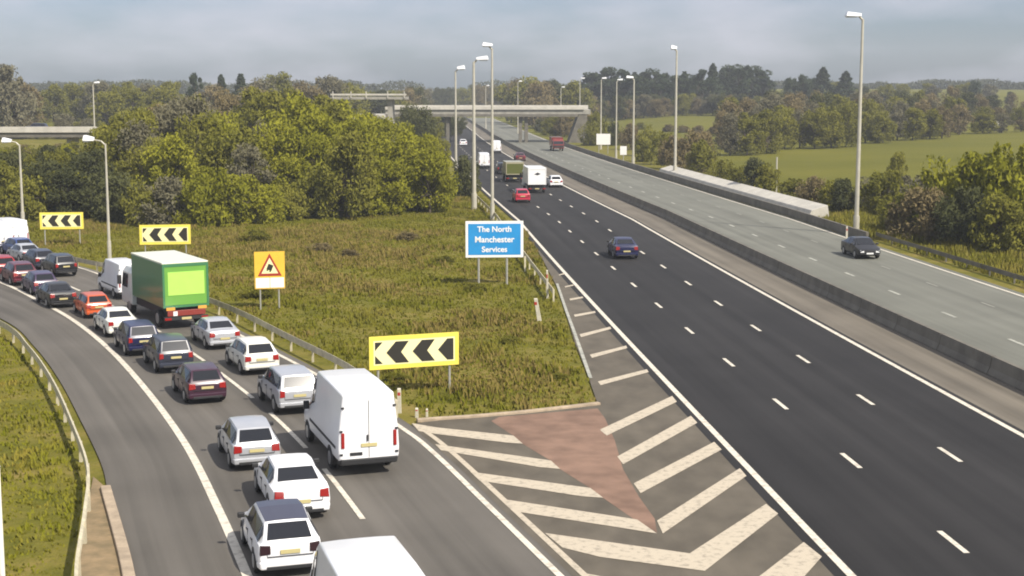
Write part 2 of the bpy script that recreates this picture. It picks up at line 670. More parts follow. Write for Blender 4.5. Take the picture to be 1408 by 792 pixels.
def dash_run(mb, lat, s0, n, ln=2.0, per=9.0, w=.17):
    """lane dashes along the motorway at a lateral offset"""
    P = resample(mline(lat, 8, 420), .5)
    # arc length from the point nearest s0
    i0 = min(range(len(P)), key=lambda i: abs(P[i].y - s0))
    for kx in range(-3, n):
        a = i0 + int(kx * per * 2)
        seg = [P[i] for i in range(a, a + int(ln * 2) + 1) if 0 <= i < len(P)]
        if len(seg) > 2:
            line(mb, seg, w, .016)
mk = MB()
y1 = at(1305, 743).y - 1.0
y2 = at(1308, 627).y - 1.0
dash_run(mk, 3.6, y1, 34)
dash_run(mk, 7.25, y2, 34)
struct(mk.build('lane_dashes', M['paint']))
mk = MB()
dash_run(mk, 19.1, at(1305, 433).y - 1, 26, w=.22)
struct(mk.build('oncoming_lane_dashes', M['faint']))
mk = MB()
dash_run(mk, 22.8, at(1305, 433).y + 3, 26, w=.14)
struct(mk.build('oncoming_worn_dashes', mat('ghost_paint', (.27, .265, .22), .8, noise=.2)))

mk = MB()
i0 = min(range(len(mid)), key=lambda i: (mid[i] - at(500, 710)).length)
for kx in range(0, 12):
    a = i0 + 9 * kx
    seg = mid[a:a + 7]
    if len(seg) > 3:
        line(mk, seg, .17)
struct(mk.build('slip_lane_dashes', M['paint']))

mk = MB()
z7 = lambda L: [(600 + x / 3.115, 540 + y / 3.115) for x, y in L]
for P in ([(-105, 132), (0, 150), (330, 185), (370, 220), (300, 215), (0, 178), (-75, 166)],
          [(-5, 222), (490, 292), (530, 328), (440, 320), (20, 248)],
          [(145, 340), (660, 410), (715, 452), (620, 445), (185, 378)],
          [(290, 458), (860, 545), (945, 605), (790, 580), (350, 512)],
          [(465, 603), (1085, 690), (1150, 765), (700, 705), (540, 665)],
          [(1085, 690), (1412, 478), (1464, 520), (1150, 765)]):
    quadpx(mk, z7(P))
for P in (z7([(700, 160), (1010, 15), (1030, 40), (730, 185)]), z7([(775, 275), (1090, 100), (1118, 130), (800, 308)]),
          z7([(845, 390), (1190, 212), (1222, 245), (875, 432)]), z7([(945, 550), (1300, 325), (1328, 358), (970, 605)]),
          [(1035, 800), (1105, 746), (1130, 766), (1100, 800)], [(800, 788), (1020, 830), (1050, 860), (860, 815)], [(1020, 830), (1060, 800), (1100, 800), (1050, 860)],
          [(822, 525), (889.5, 508), (892, 512), (826, 530)], [(811, 488), (861, 475.5), (862.5, 479), (814, 492.5)],
          [(797, 460), (839, 449.5), (840.5, 452.5), (799, 464)], [(789, 433), (818, 428), (819, 430.5), (790.5, 436)],
          [(783, 411), (801, 408), (802, 410), (784, 413.5)], [(776.5, 394), (788, 391.5), (789, 393), (777, 395.5)], [(768, 378), (776, 375.5), (777, 377), (769, 379)]):
    quadpx(mk, P)
struct(mk.build('gore_chevrons', M['paintw']))
mk = MB()
line(mk, [at(*p) for p in [(812, 520), (798, 480), (788, 452), (779, 428), (766, 390)]], .16)
struct(mk.build('gore_side_line', M['faint']))

# kerbs and earth strip
mk = MB()
sweep(mk, [at(*p) for p in [(573, 579), (650, 574), (720, 568), (790, 560), (824, 556)]], [(-.12, -.05), (-.12, .1), (.12, .1), (.12, -.05)])
struct(mk.build('gore_kerb', M['kerb'], bevel=.03))
mk = MB()
sweep(mk, catmull([tuple(at(*p)) for p in [(145, 672), (150, 690), (160, 725), (172, 770), (180, 810), (188, 850)]], 4), [(-.16, -.05), (-.16, .12), (.16, .12), (.16, -.05)])
struct(mk.build('verge_kerb', M['kerb'], bevel=.03))
struct(sheet('earth_strip', [at(*p) for p in [(128, 655), (143, 668), (150, 690), (170, 770), (188, 850), (100, 850), (110, 770), (120, 700)]], .002, M['earth']))

# ------------------------------------------------------------------ barriers and fences
prof = [(-.30, 0), (-.30, .08), (-.17, .34), (-.10, .84), (.10, .84), (.17, .34), (.30, .08), (.30, 0)]
mk = MB()
for a_ in np.arange(14, 690, 6.0):
    sweep(mk, [road_pt(14.55, a_ + .03), road_pt(14.55, a_ + 3), road_pt(14.55, a_ + 5.97)], prof)
o = mk.build('central_barrier', M['concd'])
tag(o, 'long dark concrete barrier between the two motorway carriageways', 'barrier')

def guard_rail(name, path, label, h=.72, m='rail', step=3.2, beam=.31):
    root = empty(name, path[0])
    off = -Vector(path[0])
    P = [p + off for p in path]
    mb = MB()
    sweep(mb, P, [(-.03, h - beam), (.03, h - beam + .05), (-.01, h - beam / 2), (.03, h - .05), (-.03, h), (-.05, h), (-.05, h - beam)])
    mb.build('beam', M[m], root)
    for q in resample(P, step)[:60]:
        pm = MB().box((-.05, -.05, -.1), (.05, .05, h - .06))
        o = pm.build('post', M[m], root)
        o.location = q + Vector((.0, .0, 0))
    return tag(root, label, 'guard rail')

rl = catmull([(-6.6, 24, .7), (-9.3, 31, .7)] + [tuple(at(x, y, .7)) for x, y in [(105, 792), (117, 700), (121, 640), (100, 580), (72, 520), (40, 475), (0, 440)]] + [(-36.5, 88.5, .7)], 6)
rl = [Vector((p.x, p.y, 0)) for p in rl]
guard_rail('guard_rail', rl, 'cream guard rail curving along the grass verge left of the slip road')
rr = catmull([tuple(at(x, y, .75)) for x, y in [(545, 548), (482, 501), (400, 460), (300, 413), (156, 365), (116, 356)]] + [(-45.5, 120, .75), (-60, 136.5, .75), (-78, 152, .75)], 6)
rr = [Vector((p.x, p.y, 0)) for p in rr]
guard_rail('guard_rail', rr, 'guard rail along the right edge of the queuing slip road', .75)
guard_rail('guard_rail', [road_pt(-2.3, y) for y in np.arange(86, 210, 4)], 'guard rail on the grass beside the left edge of the dark motorway', .75, step=4)
mk = MB()
for a_ in np.arange(140, 216, 4.0):
    sweep(mk, [road_pt(29.2, a_ + .04), road_pt(29.2, a_ + 3.96)], [(-.9, 0), (-.5, .75), (1.1, 1.25), (1.3, 0)])
tag(mk.build('retaining_wall', M['concl'], bevel=.04), 'low pale concrete retaining wall on the right verge below the field', 'wall')
mk = MB()
for a_ in np.arange(118, 328, 6.0):
    sweep(mk, [road_pt(27.1, a_ + .03), road_pt(27.1, a_ + 5.97)], [(-.12, 0), (-.12, .8), (.12, .8), (.12, 0)])
tag(mk.build('verge_barrier', M['concd'], bevel=.03), 'low dark barrier along the far right edge of the oncoming carriageway', 'barrier')
guard_rail('guard_rail', [road_pt(28.5, y) for y in np.arange(84, 124, 4)], 'guard rail beyond the black car at the right of the photo', .6, step=4, m='concd')

# ------------------------------------------------------------------ bridges
def overbridge():
    root = empty('road_bridge', (0, 352, 0))
    tag(root, 'pale concrete road bridge crossing the motorway in the distance', 'bridge')
    zt, zb = top_z(150.5, 352), top_z(157, 352)
    xl, xr = -30.0, 15.6
    MB().box((xl, -4, zb), (xr + 3, 7, zt)).build('deck', M['conc'], root, bevel=.08)
    MB().box((xl, -4.4, zt), (xr + 1.5, -4.05, zt + .7)).build('parapet', M['concl'], root, bevel=.03)
    MB().box((xl, 7.05, zt), (xr + 3, 7.4, zt + .95)).build('parapet', M['concl'], root, bevel=.03)
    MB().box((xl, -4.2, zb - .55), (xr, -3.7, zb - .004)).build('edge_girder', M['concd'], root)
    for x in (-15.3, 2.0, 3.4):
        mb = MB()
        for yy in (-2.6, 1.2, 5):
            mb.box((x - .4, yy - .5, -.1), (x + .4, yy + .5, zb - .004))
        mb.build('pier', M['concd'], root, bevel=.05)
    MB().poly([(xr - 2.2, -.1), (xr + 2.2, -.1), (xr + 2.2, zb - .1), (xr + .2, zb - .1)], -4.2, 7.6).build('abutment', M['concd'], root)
    MB().poly([(xl + 2, -.1), (xl - 8, -.1), (xl - 8, zb), (xl, zb)], -4.6, 7.6).build('abutment', M['concl'], root)
overbridge()

def left_bridge():
    p = at(0, 300)
    Y = 250.
    root = empty('road_bridge', (-88, Y, 0), R(4))
    tag(root, 'white edged bridge deck at the far left above the trees', 'bridge')
    zt = top_z(182, Y)
    MB().box((-34, 0, zt - .9), (20, 8, zt)).build('deck', M['concd'], root, bevel=.05)
    MB().box((-34, -.3, zt - .05), (20, .0, zt + .95)).build('parapet', M['concl'], root, bevel=.03)
    for x in (-20, -4, 12):
        MB().box((x - .5, 1.5, float(hgt(-88 + x, Y)) - .5), (x + .5, 6.5, zt - .9)).build('pier', M['conc'], root)
left_bridge()

def far_ramp():
    Y = 300.
    root = empty('ramp_bridge', (-29.5, Y, 0), R(-2))
    tag(root, 'thin pale ramp with railing just above the thicket left of the bridge', 'bridge')
    zt = top_z(133, Y)
    MB().box((-7.5, 0, zt - .55), (8, 5, zt)).build('deck', M['conc'], root)
    MB().box((-7.5, -.2, zt + .25), (8, .0, zt + .62)).build('parapet', M['concl'], root)
    for x in (-7, -3.3, -.2, 4.2, 7.6):
        MB().box((x - .08, -.26, zt - .3), (x + .08, -.02, zt + 1.1)).build('post', M['concl'], root)
    for x in (-5, 4.5):
        MB().box((x - .5, 1, -.1), (x + .5, 5, zt - .55)).build('pier', M['conc'], root)
    return zt
RAMP_Z = far_ramp()

# ------------------------------------------------------------------ lamp columns
def lamp_post(base, h, arm, label, group, r=.13, head=1.3, big=1.0):
    root = empty('street_lamp', base)
    mb = MB()
    mb.tube((0, 0, -.1), (0, 0, 1.6), r * 1.35, r * 1.35)
    mb.tube((0, 0, 1.6), (0, 0, h - .25), r, r * .55)
    mb.build('column', M['post'], root, smooth=True)
    sx = 1 if arm > 0 else -1
    mb = MB()
    mb.tube((0, 0, h - .35), (sx * .3, 0, h - .05), r * .5, r * .45)
    mb.tube((sx * .3, 0, h - .05), (arm, 0, h + .05), r * .45, r * .4)
    mb.build('bracket', M['post'], root, smooth=True)
    x0 = arm - sx * .1
    hd = MB()
    w = .26 * big
    hd.hexa([(x0, -w * .6, h - .05), (x0 + sx * head, -w, h - .02), (x0 + sx * head, w, h - .02), (x0, w * .6, h - .05),
             (x0, -w * .5, h + .14 * big), (x0 + sx * head * .9, -w * .7, h + .24 * big), (x0 + sx * head * .9, w * .7, h + .24 * big), (x0, w * .5, h + .14 * big)])
    hh = hd.build('lamp_head', M['lamp'], root, bevel=.05)
    g = MB().hexa([(x0 + sx * .35, -w * .6, h - .12), (x0 + sx * head * .92, -w * .7, h - .12), (x0 + sx * head * .92, w * .7, h - .12), (x0 + sx * .35, w * .6, h - .12),
                   (x0 + sx * .3, -w * .7, h - .055), (x0 + sx * head * .95, -w * .85, h - .055), (x0 + sx * head * .95, w * .85, h - .055), (x0 + sx * .3, w * .7, h - .055)])
    g.build('lens', M['lampglass'], hh)
    return tag(root, label, 'street lamp', group)

def lamp_px(bx, by, ty, arm, label, group, r=.13, head=1.3, big=1.0):
    b = at(bx, by)
    lamp_post(b, top_z(ty, b.y), arm, label, group, r, head, big)
g1 = 'lamp posts along the motorway'
lamp_px(1177, 322, 22, -.25, 'tallest lamp post, on the right verge behind the black car', g1, .2, 1.35, 1.5)
lamp_px(928, 243, 67, -.1, 'lamp post at the near end of the pale verge wall', g1, .22, .9, 2.2)
lamp_px(870.5, 229, 107, -.2, 'lamp post standing beside the small white sign on the right verge', g1, .2, 1.2, 1.5)
lamp_px(847, 219, 110, .2, 'thin lamp post just right of the broad white sign', g1, .16, 1.0)
lamp_px(826, 205, 108, .2, 'thin lamp post rising behind the broad white sign', g1, .17, 1.0, 1.3)
lamp_px(627, 252, 95, .3, 'leftmost of the three tall lamp posts behind the blue sign', g1, .19, 1.1, 2.2)
lamp_px(652, 287, 82, .35, 'middle one of the three tall lamp posts behind the blue sign', g1, .22, 1.3, 1.7)
lamp_px(677, 302, 63, -.05, 'lamp post rising directly behind the blue sign', g1, .16, 1.0, 1.4)
g2 = 'short lamp posts along the slip road'
lamp_px(151, 362, 193, -.9, 'short lamp post right of the farthest chevron board', g2, .11, .75, 1.6)
lamp_px(32, 316, 195, -.8, 'short lamp post at the far left behind the white vans', g2, .13, .8, 1.6)
g3 = 'far lamp posts around the bridge'
for bx, by, ty, Y, lab in [(797, 190, 108, 372, 'far lamp post at the right end of the bridge'), (712, 190, 112, 420, 'far lamp post seen over the middle of the bridge'),
                           (668, 190, 118, 470, 'far lamp post over the left half of the bridge'), (130, 176, 114, 262, 'thin lamp post at the right end of the far left bridge'),
                           (771, 190, 120, 450, 'faint far lamp post over the right half of the bridge')]:
    d = ray(bx, by)
    x = d[0] / d[1] * Y
    lamp_post((x, Y, float(hgt(x, Y))), top_z(ty, Y) - float(hgt(x, Y)), .3, lab, g3, .16, 1.0, 1.2)
b = at(1067, 268)
mb = MB().tube((0, 0, 0), (0, 0, top_z(216, b.y)), .12, .1).build('marker_pole', M['post'], smooth=True)
mb.location = b
tag(mb, 'plain pole standing behind the pale verge wall', 'pole')

# ------------------------------------------------------------------ signs
def chevron_sign(px0, px1, pyt, pyb, base_py, yaw, label, width=None):
    """a yellow backed board with black chevrons that point left; base_py = where its feet stand"""
    pc = at((px0 + px1) / 2, base_py)
    sc = F_PX / (pc.y + .5)
    w = (px1 - px0) / sc / math.cos(yaw) if width is None else width
    zt, zb = top_z(pyt, pc.y), top_z(pyb, pc.y)
    root = empty('chevron_sign', pc, yaw)
    h = zt - zb
    MB().box((-w / 2, 0, zb), (w / 2, .05, zt)).build('board', M['yellow'], root)
    b = .10 * h + .04
    x0, x1, z0, z1 = -w / 2 + b, w / 2 - b, zb + b, zt - b
    pn = MB().box((x0, -.012, z0), (x1, -.003, z1)).build('panel', M['cream'], root)
    zm = (z0 + z1) / 2
    W2, H2 = x1 - x0, (z1 - z0)
    m = MB()
    e = .06 * H2
    def poly(P):
        m.poly(P, -.024, -.014)
    t, bt = z1 - e, z0 + e
    poly([(x0 + e, t), (x0 + .11 * W2, t), (x0 + e, zm + .10 * H2)])
    poly([(x0 + e, bt), (x0 + e, zm - .10 * H2), (x0 + .11 * W2, bt)])
    d = .115 * W2
    for c in (.155, .475):
        xa = x0 + c * W2
        poly([(xa, zm), (xa + d, t), (xa + d + .16 * W2, t), (xa + .16 * W2 + .02 * W2, zm), (xa + d + .16 * W2, bt), (xa + d, bt)])
    xa = x0 + .79 * W2
    poly([(xa, zm), (xa + d, t), (x1 - e, t), (x1 - e, bt), (xa + d, bt)])
    m.build('chevrons', M['black'], pn)
    for s in (-.40, .40):
        MB().tube((w * s, .10, -.1), (w * s, .10, zt - .1), .05).build('leg', M['galv'], root, smooth=True)
    tag(root, label, 'chevron sign', 'yellow chevron boards on the outside of the bend')
chevron_sign(510, 631, 460, 505, 541, R(20), 'largest yellow chevron board, on the grass behind the white van')
chevron_sign(194, 262, 309, 336, 352, R(8), 'yellow chevron board above the green lorry')
chevron_sign(57, 115, 292, 315, 336, R(6), 'farthest yellow chevron board, above the dark cars at the far left')

def text_mesh(body, size, name, m, parent, loc, align='CENTER'):
    cu = bpy.data.curves.new(name, 'FONT')
    cu.body = body
    cu.size = size
    cu.align_x = align
    cu.align_y = 'CENTER'
    cu.extrude = .004
    cu.offset = .012
    ob = bpy.data.objects.new('tmp', cu)
    C.objects.link(ob)
    bpy.context.view_layer.update()
    me = bpy.data.meshes.new_from_object(ob.evaluated_get(bpy.context.evaluated_depsgraph_get()))
    bpy.data.objects.remove(ob)
    o = link(name, me, None, parent)
    me.materials.clear()
    me.materials.append(m)
    o.rotation_euler = (R(90), 0, 0)
    o.location = loc
    return o

def blue_sign():
    b = at(680, 391)
    root = empty('direction_sign', b, R(4))
    zt, zb = top_z(304, b.y), top_z(354, b.y)
    w = 80 / (F_PX / b.y)
    MB().box((-w / 2, 0, zb), (w / 2, .06, zt)).build('border', M['signwhite'], root, bevel=.01)
    e = .17
    pn = MB().box((-w / 2 + e, -.012, zb + e), (w / 2 - e, -.003, zt - e)).build('panel', M['blue'], root)
    zm = (zt + zb) / 2
    text_mesh('The North', .50, 'lettering', M['signwhite'], pn, (0, -.018, zm + .64))
    text_mesh('Manchester', .54, 'lettering', M['signwhite'], pn, (0, -.018, zm - .02))
    text_mesh('Services', .50, 'lettering', M['signwhite'], pn, (0, -.018, zm - .66))
    for x in (-1.02, .80):
        MB().tube((x, .12, -.1), (x, .12, zt - .1), .075).build('leg', M['galv'], root, smooth=True)
    tag(root, 'blue motorway sign with white border standing on the grass', 'road sign')
blue_sign()

def warning_sign():
    b = at(372, 424)
    root = empty('warning_sign', b, R(14))
    zt, zb = top_z(346, b.y), top_z(397, b.y)
    w = 1.72
    MB().box((-w / 2, 0, zb), (w / 2, .05, zt)).build('board', M['orange'], root)
    h = zt - zb
    zs = zb + .30 * h
    MB().box((-w / 2 + .06, -.012, zb + .06), (-.015, -.003, zs)).build('lower_panel', M['signwhite'], root)
    MB().box((.015, -.012, zb + .06), (w / 2 - .06, -.003, zs)).build('lower_panel', M['signwhite'], root)
    z0, z1 = zs + .10, zt - .10
    def tri(k, y0, y1, m, name, par):
        c = z0 + (z1 - z0) * .36
        P = [(-.68, z0), (.68, z0), (0, z1)]
        return MB().poly([(x * k, c + (z - c) * k) for x, z in P], y0, y1).build(name, m, par, bevel=.004)
    t = tri(1.0, -.014, -.003, M['signred'], 'warning_triangle', root)
    tri(.70, -.022, -.015, M['cream'], 'triangle_field', t)
    # a lorry tipping on a bend
    m = MB()
    c = (z0 + (z1 - z0) * .33)
    ca, sa = math.cos(R(-22)), math.sin(R(-22))
    rot = lambda P: [(x * ca - z * sa, c + x * sa + z * ca) for x, z in P]
    m.poly(rot([(-.16, -.10), (.14, -.10), (.14, .24), (-.16, .24)]), -.03, -.023)
    m.poly(rot([(-.13, -.18), (-.05, -.18), (-.05, -.105), (-.13, -.105)]), -.03, -.023)
    m.poly(rot([(.04, -.18), (.12, -.18), (.12, -.105), (.04, -.105)]), -.03, -.023)
    m.build('symbol', M['black'], t)
    for x in (-.56, .5):
        MB().tube((x, .10, -.1), (x, .10, zt - .1), .05).build('leg', M['galv'], root, smooth=True)
    tag(root, 'orange warning sign with a red triangle on two posts beside the slip road', 'warning sign')
warning_sign()

def white_sign(px, base, tpy, bpy_, wpx, label):
    b = at(px, base)
    sc = F_PX / b.y
    root = empty('white_sign', b, R(-4))
    w = wpx / sc
    zt, zb = top_z(tpy, b.y), top_z(bpy_, b.y)
    MB().box((-w / 2, 0, zb), (w / 2, .06, zt)).build('board', M['signwhite'], root, bevel=.015)
    for x in ((-w * .33, w * .33) if wpx > 14 else (0,)):
        MB().tube((x, .12, -.1), (x, .12, zb + .3), .07).build('leg', M['galv'], root)
    tag(root, label, 'road sign')
white_sign(829.5, 211, 184, 199, 19, 'broad white sign board far along the right verge')
white_sign(857, 224, 201, 213, 9, 'small narrow white sign between two thin lamp posts')

def marker(px, py, tpy, label, w=.11, lean=0.):
    b = at(px, py)
    h = top_z(tpy, b.y)
    mb = MB()
    mb.hexa([(-w, -.04, -.1), (w, -.04, -.1), (w, .04, -.1), (-w, .04, -.1), (-w * .8 + lean, -.04, h), (w * .8 + lean, -.04, h), (w * .8 + lean, .04, h + .04), (-w * .8 + lean, .04, h + .04)])
    o = mb.build('marker_post', mat('marker_cream', (.55, .51, .40), .6, noise=.2, scale=6), bevel=.015)
    o.location = b
    MB().box((-w * .6 + lean, -.048, h * .72), (w * .6 + lean, -.041, h * .86)).build('reflector', M['signred'], o)
    tag(o, label, 'marker post', 'white marker posts')
marker(742, 440, 411, 'leaning white marker post on the grass below the blue sign', .12, -.22)
marker(753, 409, 372, 'slender white marker post near the edge of the motorway', .07, -.04)
marker(549, 566, 535, 'white marker post beside the right side of the white van', .09)
marker(573, 572, 562, 'stubby white marker left of its twin at the grass nose', .07)
marker(587, 571, 563, 'stubby white marker right of its twin at the grass nose', .05)
marker(1164, 330, 312, 'white marker post beside the foot of the tallest lamp post', .09)
b = at(5, 835)
o = MB().tube((0, 0, -.1), (0, 0, 3.5), .075, .07).build('white_pole', M['white'], smooth=True)
o.location = b
MB().tube((0, 0, 3.501), (0, 0, 3.56), .09, .05).build('cap', M['galv'], o)
tag(o, 'slim white pole rising from the grass at the left edge of the photo', 'pole')
for px, py, lab in [(722, 372, 'short pale fence stake beside the right leg of the blue sign'), ]:
    b = at(px, py)
    o = MB().box((-.06, -.05, -.1), (.06, .05, 1.0)).build('fence_stake', M['rail'])
    o.location = b
    tag(o, lab, 'stake')

# ------------------------------------------------------------------ vehicles
def ring(y, zb, zs, zbelt, ztop, hw, hwt, crown=.02):
    """half cross-section from bottom centre to top centre; mirrored by the loft"""
    return [(0, y, zb), (hw * .84, y, zb), (hw * .985, y, zb + .16), (hw, y, zs), (hw * .965, y, zbelt), (hwt, y, ztop), (hwt * .5, y, ztop + crown), (0, y, ztop + crown * 1.2)]

def loft(rings):
    V, Fc = [], []
    full = []
    for r in rings:
        full.append(r + [(-x, y, z) for x, y, z in r[-2:0:-1]])
    n = len(full[0])
    for r in full: V += r
    for i in range(len(full) - 1):
        for j in range(n):
            Fc.append((i * n + j, i * n + (j + 1) % n, (i + 1) * n + (j + 1) % n, (i + 1) * n + j))
    Fc.append(tuple(range(n))[::-1])
    Fc.append(tuple(range((len(full) - 1) * n, len(full) * n)))
    return V, Fc

def patch(mb, P, Q, u0, u1, v0, v1, off, thick=.012, inward=None):
    """a thin pane on the bilinear patch P0-P1 (u) / Q0-Q1, pushed out along its normal"""
    P0, P1, Q0, Q1 = Vector(P[0]), Vector(P[1]), Vector(Q[0]), Vector(Q[1])
    def s(u, v):
        return P0.lerp(P1, u).lerp(Q0.lerp(Q1, u), v)
    c = [s(u0, v0), s(u1, v0), s(u1, v1), s(u0, v1)]
    n = (c[2] - c[0]).cross(c[3] - c[1]).normalized()
    if n.dot(s(.5, .5) - Vector(inward)) < 0: n = -n
    mb.hexa([p + n * (off - thick) for p in c] + [p + n * off for p in c])

SPECS = {}
#        rear y .. front y: (y, zb, zs, zbelt, ztop, hw factor, top half width factor)
def spec(kind):
    if kind == 'hatch':
        L, hw = 4.0, .87
        st = [(-2.0, .36, .56, .78, .82, .90, .76), (-1.93, .28, .6, .92, .97, .96, .80), (-1.48, .24, .62, .95, 1.40, 1.0, .66), (-.35, .22, .6, .94, 1.47, 1.0, .70),
              (.38, .22, .6, .92, 1.42, 1.0, .67), (1.05, .22, .58, .89, .955, 1.0, .80), (1.72, .24, .55, .74, .80, .97, .78), (2.0, .34, .48, .60, .64, .88, .72)]
        return dict(L=L, hw=hw, st=st, axle=(-1.25, 1.28), r=.31, cab=(1, 2, 3, 4, 5))
    if kind == 'saloon':
        L, hw = 4.5, .90
        st = [(-2.25, .38, .58, .84, .87, .88, .74), (-2.16, .28, .6, .95, .99, .96, .80), (-1.62, .24, .62, .97, 1.03, 1.0, .82), (-.98, .22, .62, .96, 1.38, 1.0, .66), (-.30, .22, .6, .95, 1.44, 1.0, .69),
              (.42, .22, .6, .93, 1.40, 1.0, .66), (1.18, .22, .58, .90, .96, 1.0, .80), (1.98, .24, .55, .76, .80, .97, .78), (2.25, .34, .48, .60, .65, .88, .72)]
        return dict(L=L, hw=hw, st=st, axle=(-1.35, 1.4), r=.32, cab=(2, 3, 4, 5, 6))
    if kind == 'suv':
        L, hw = 4.4, .92
        st = [(-2.2, .45, .68, .95, .99, .92, .80), (-2.13, .36, .7, 1.06, 1.10, .97, .84), (-1.82, .32, .72, 1.08, 1.62, 1.0, .72), (-.35, .30, .72, 1.06, 1.69, 1.0, .74),
              (.45, .30, .7, 1.04, 1.63, 1.0, .71), (1.10, .30, .7, 1.02, 1.09, 1.0, .84), (1.98, .32, .66, .90, .96, .97, .82), (2.2, .42, .6, .74, .80, .90, .78)]
        return dict(L=L, hw=hw, st=st, axle=(-1.33, 1.38), r=.36, cab=(1, 2, 3, 4, 5))
    if kind == 'van':
        L, hw = 6.2, 1.0
        st = [(-3.1, .48, .9, 1.55, 2.62, .97, .80), (-3.02, .40, .9, 1.55, 2.68, 1.0, .83), (-1.0, .38, .9, 1.55, 2.72, 1.0, .84), (.9, .36, .9, 1.5, 2.70, 1.0, .83),
              (1.45, .36, .9, 1.35, 2.45, 1.0, .78), (2.15, .36, .85, 1.18, 1.34, 1.0, .86), (2.85, .38, .8, 1.02, 1.08, .97, .84), (3.1, .46, .7, .86, .9, .90, .8)]
        return dict(L=L, hw=hw, st=st, axle=(-1.75, 2.1), r=.36, cab=(None, None, 3, 4, 5))

def wheel(root, x, y, r, w=.20):
    s = 1 if x > 0 else -1
    t = MB().tube((x - s * w, y, r), (x, y, r), r, r, 22).build('wheel', M['tyre'], root, smooth=True, bevel=.025)
    m = MB().tube((x - s * .02, y, r), (x + s * .008, y, r), r * .66, r * .60, 16)
    m.build('rim', M['rim'], t, smooth=True)

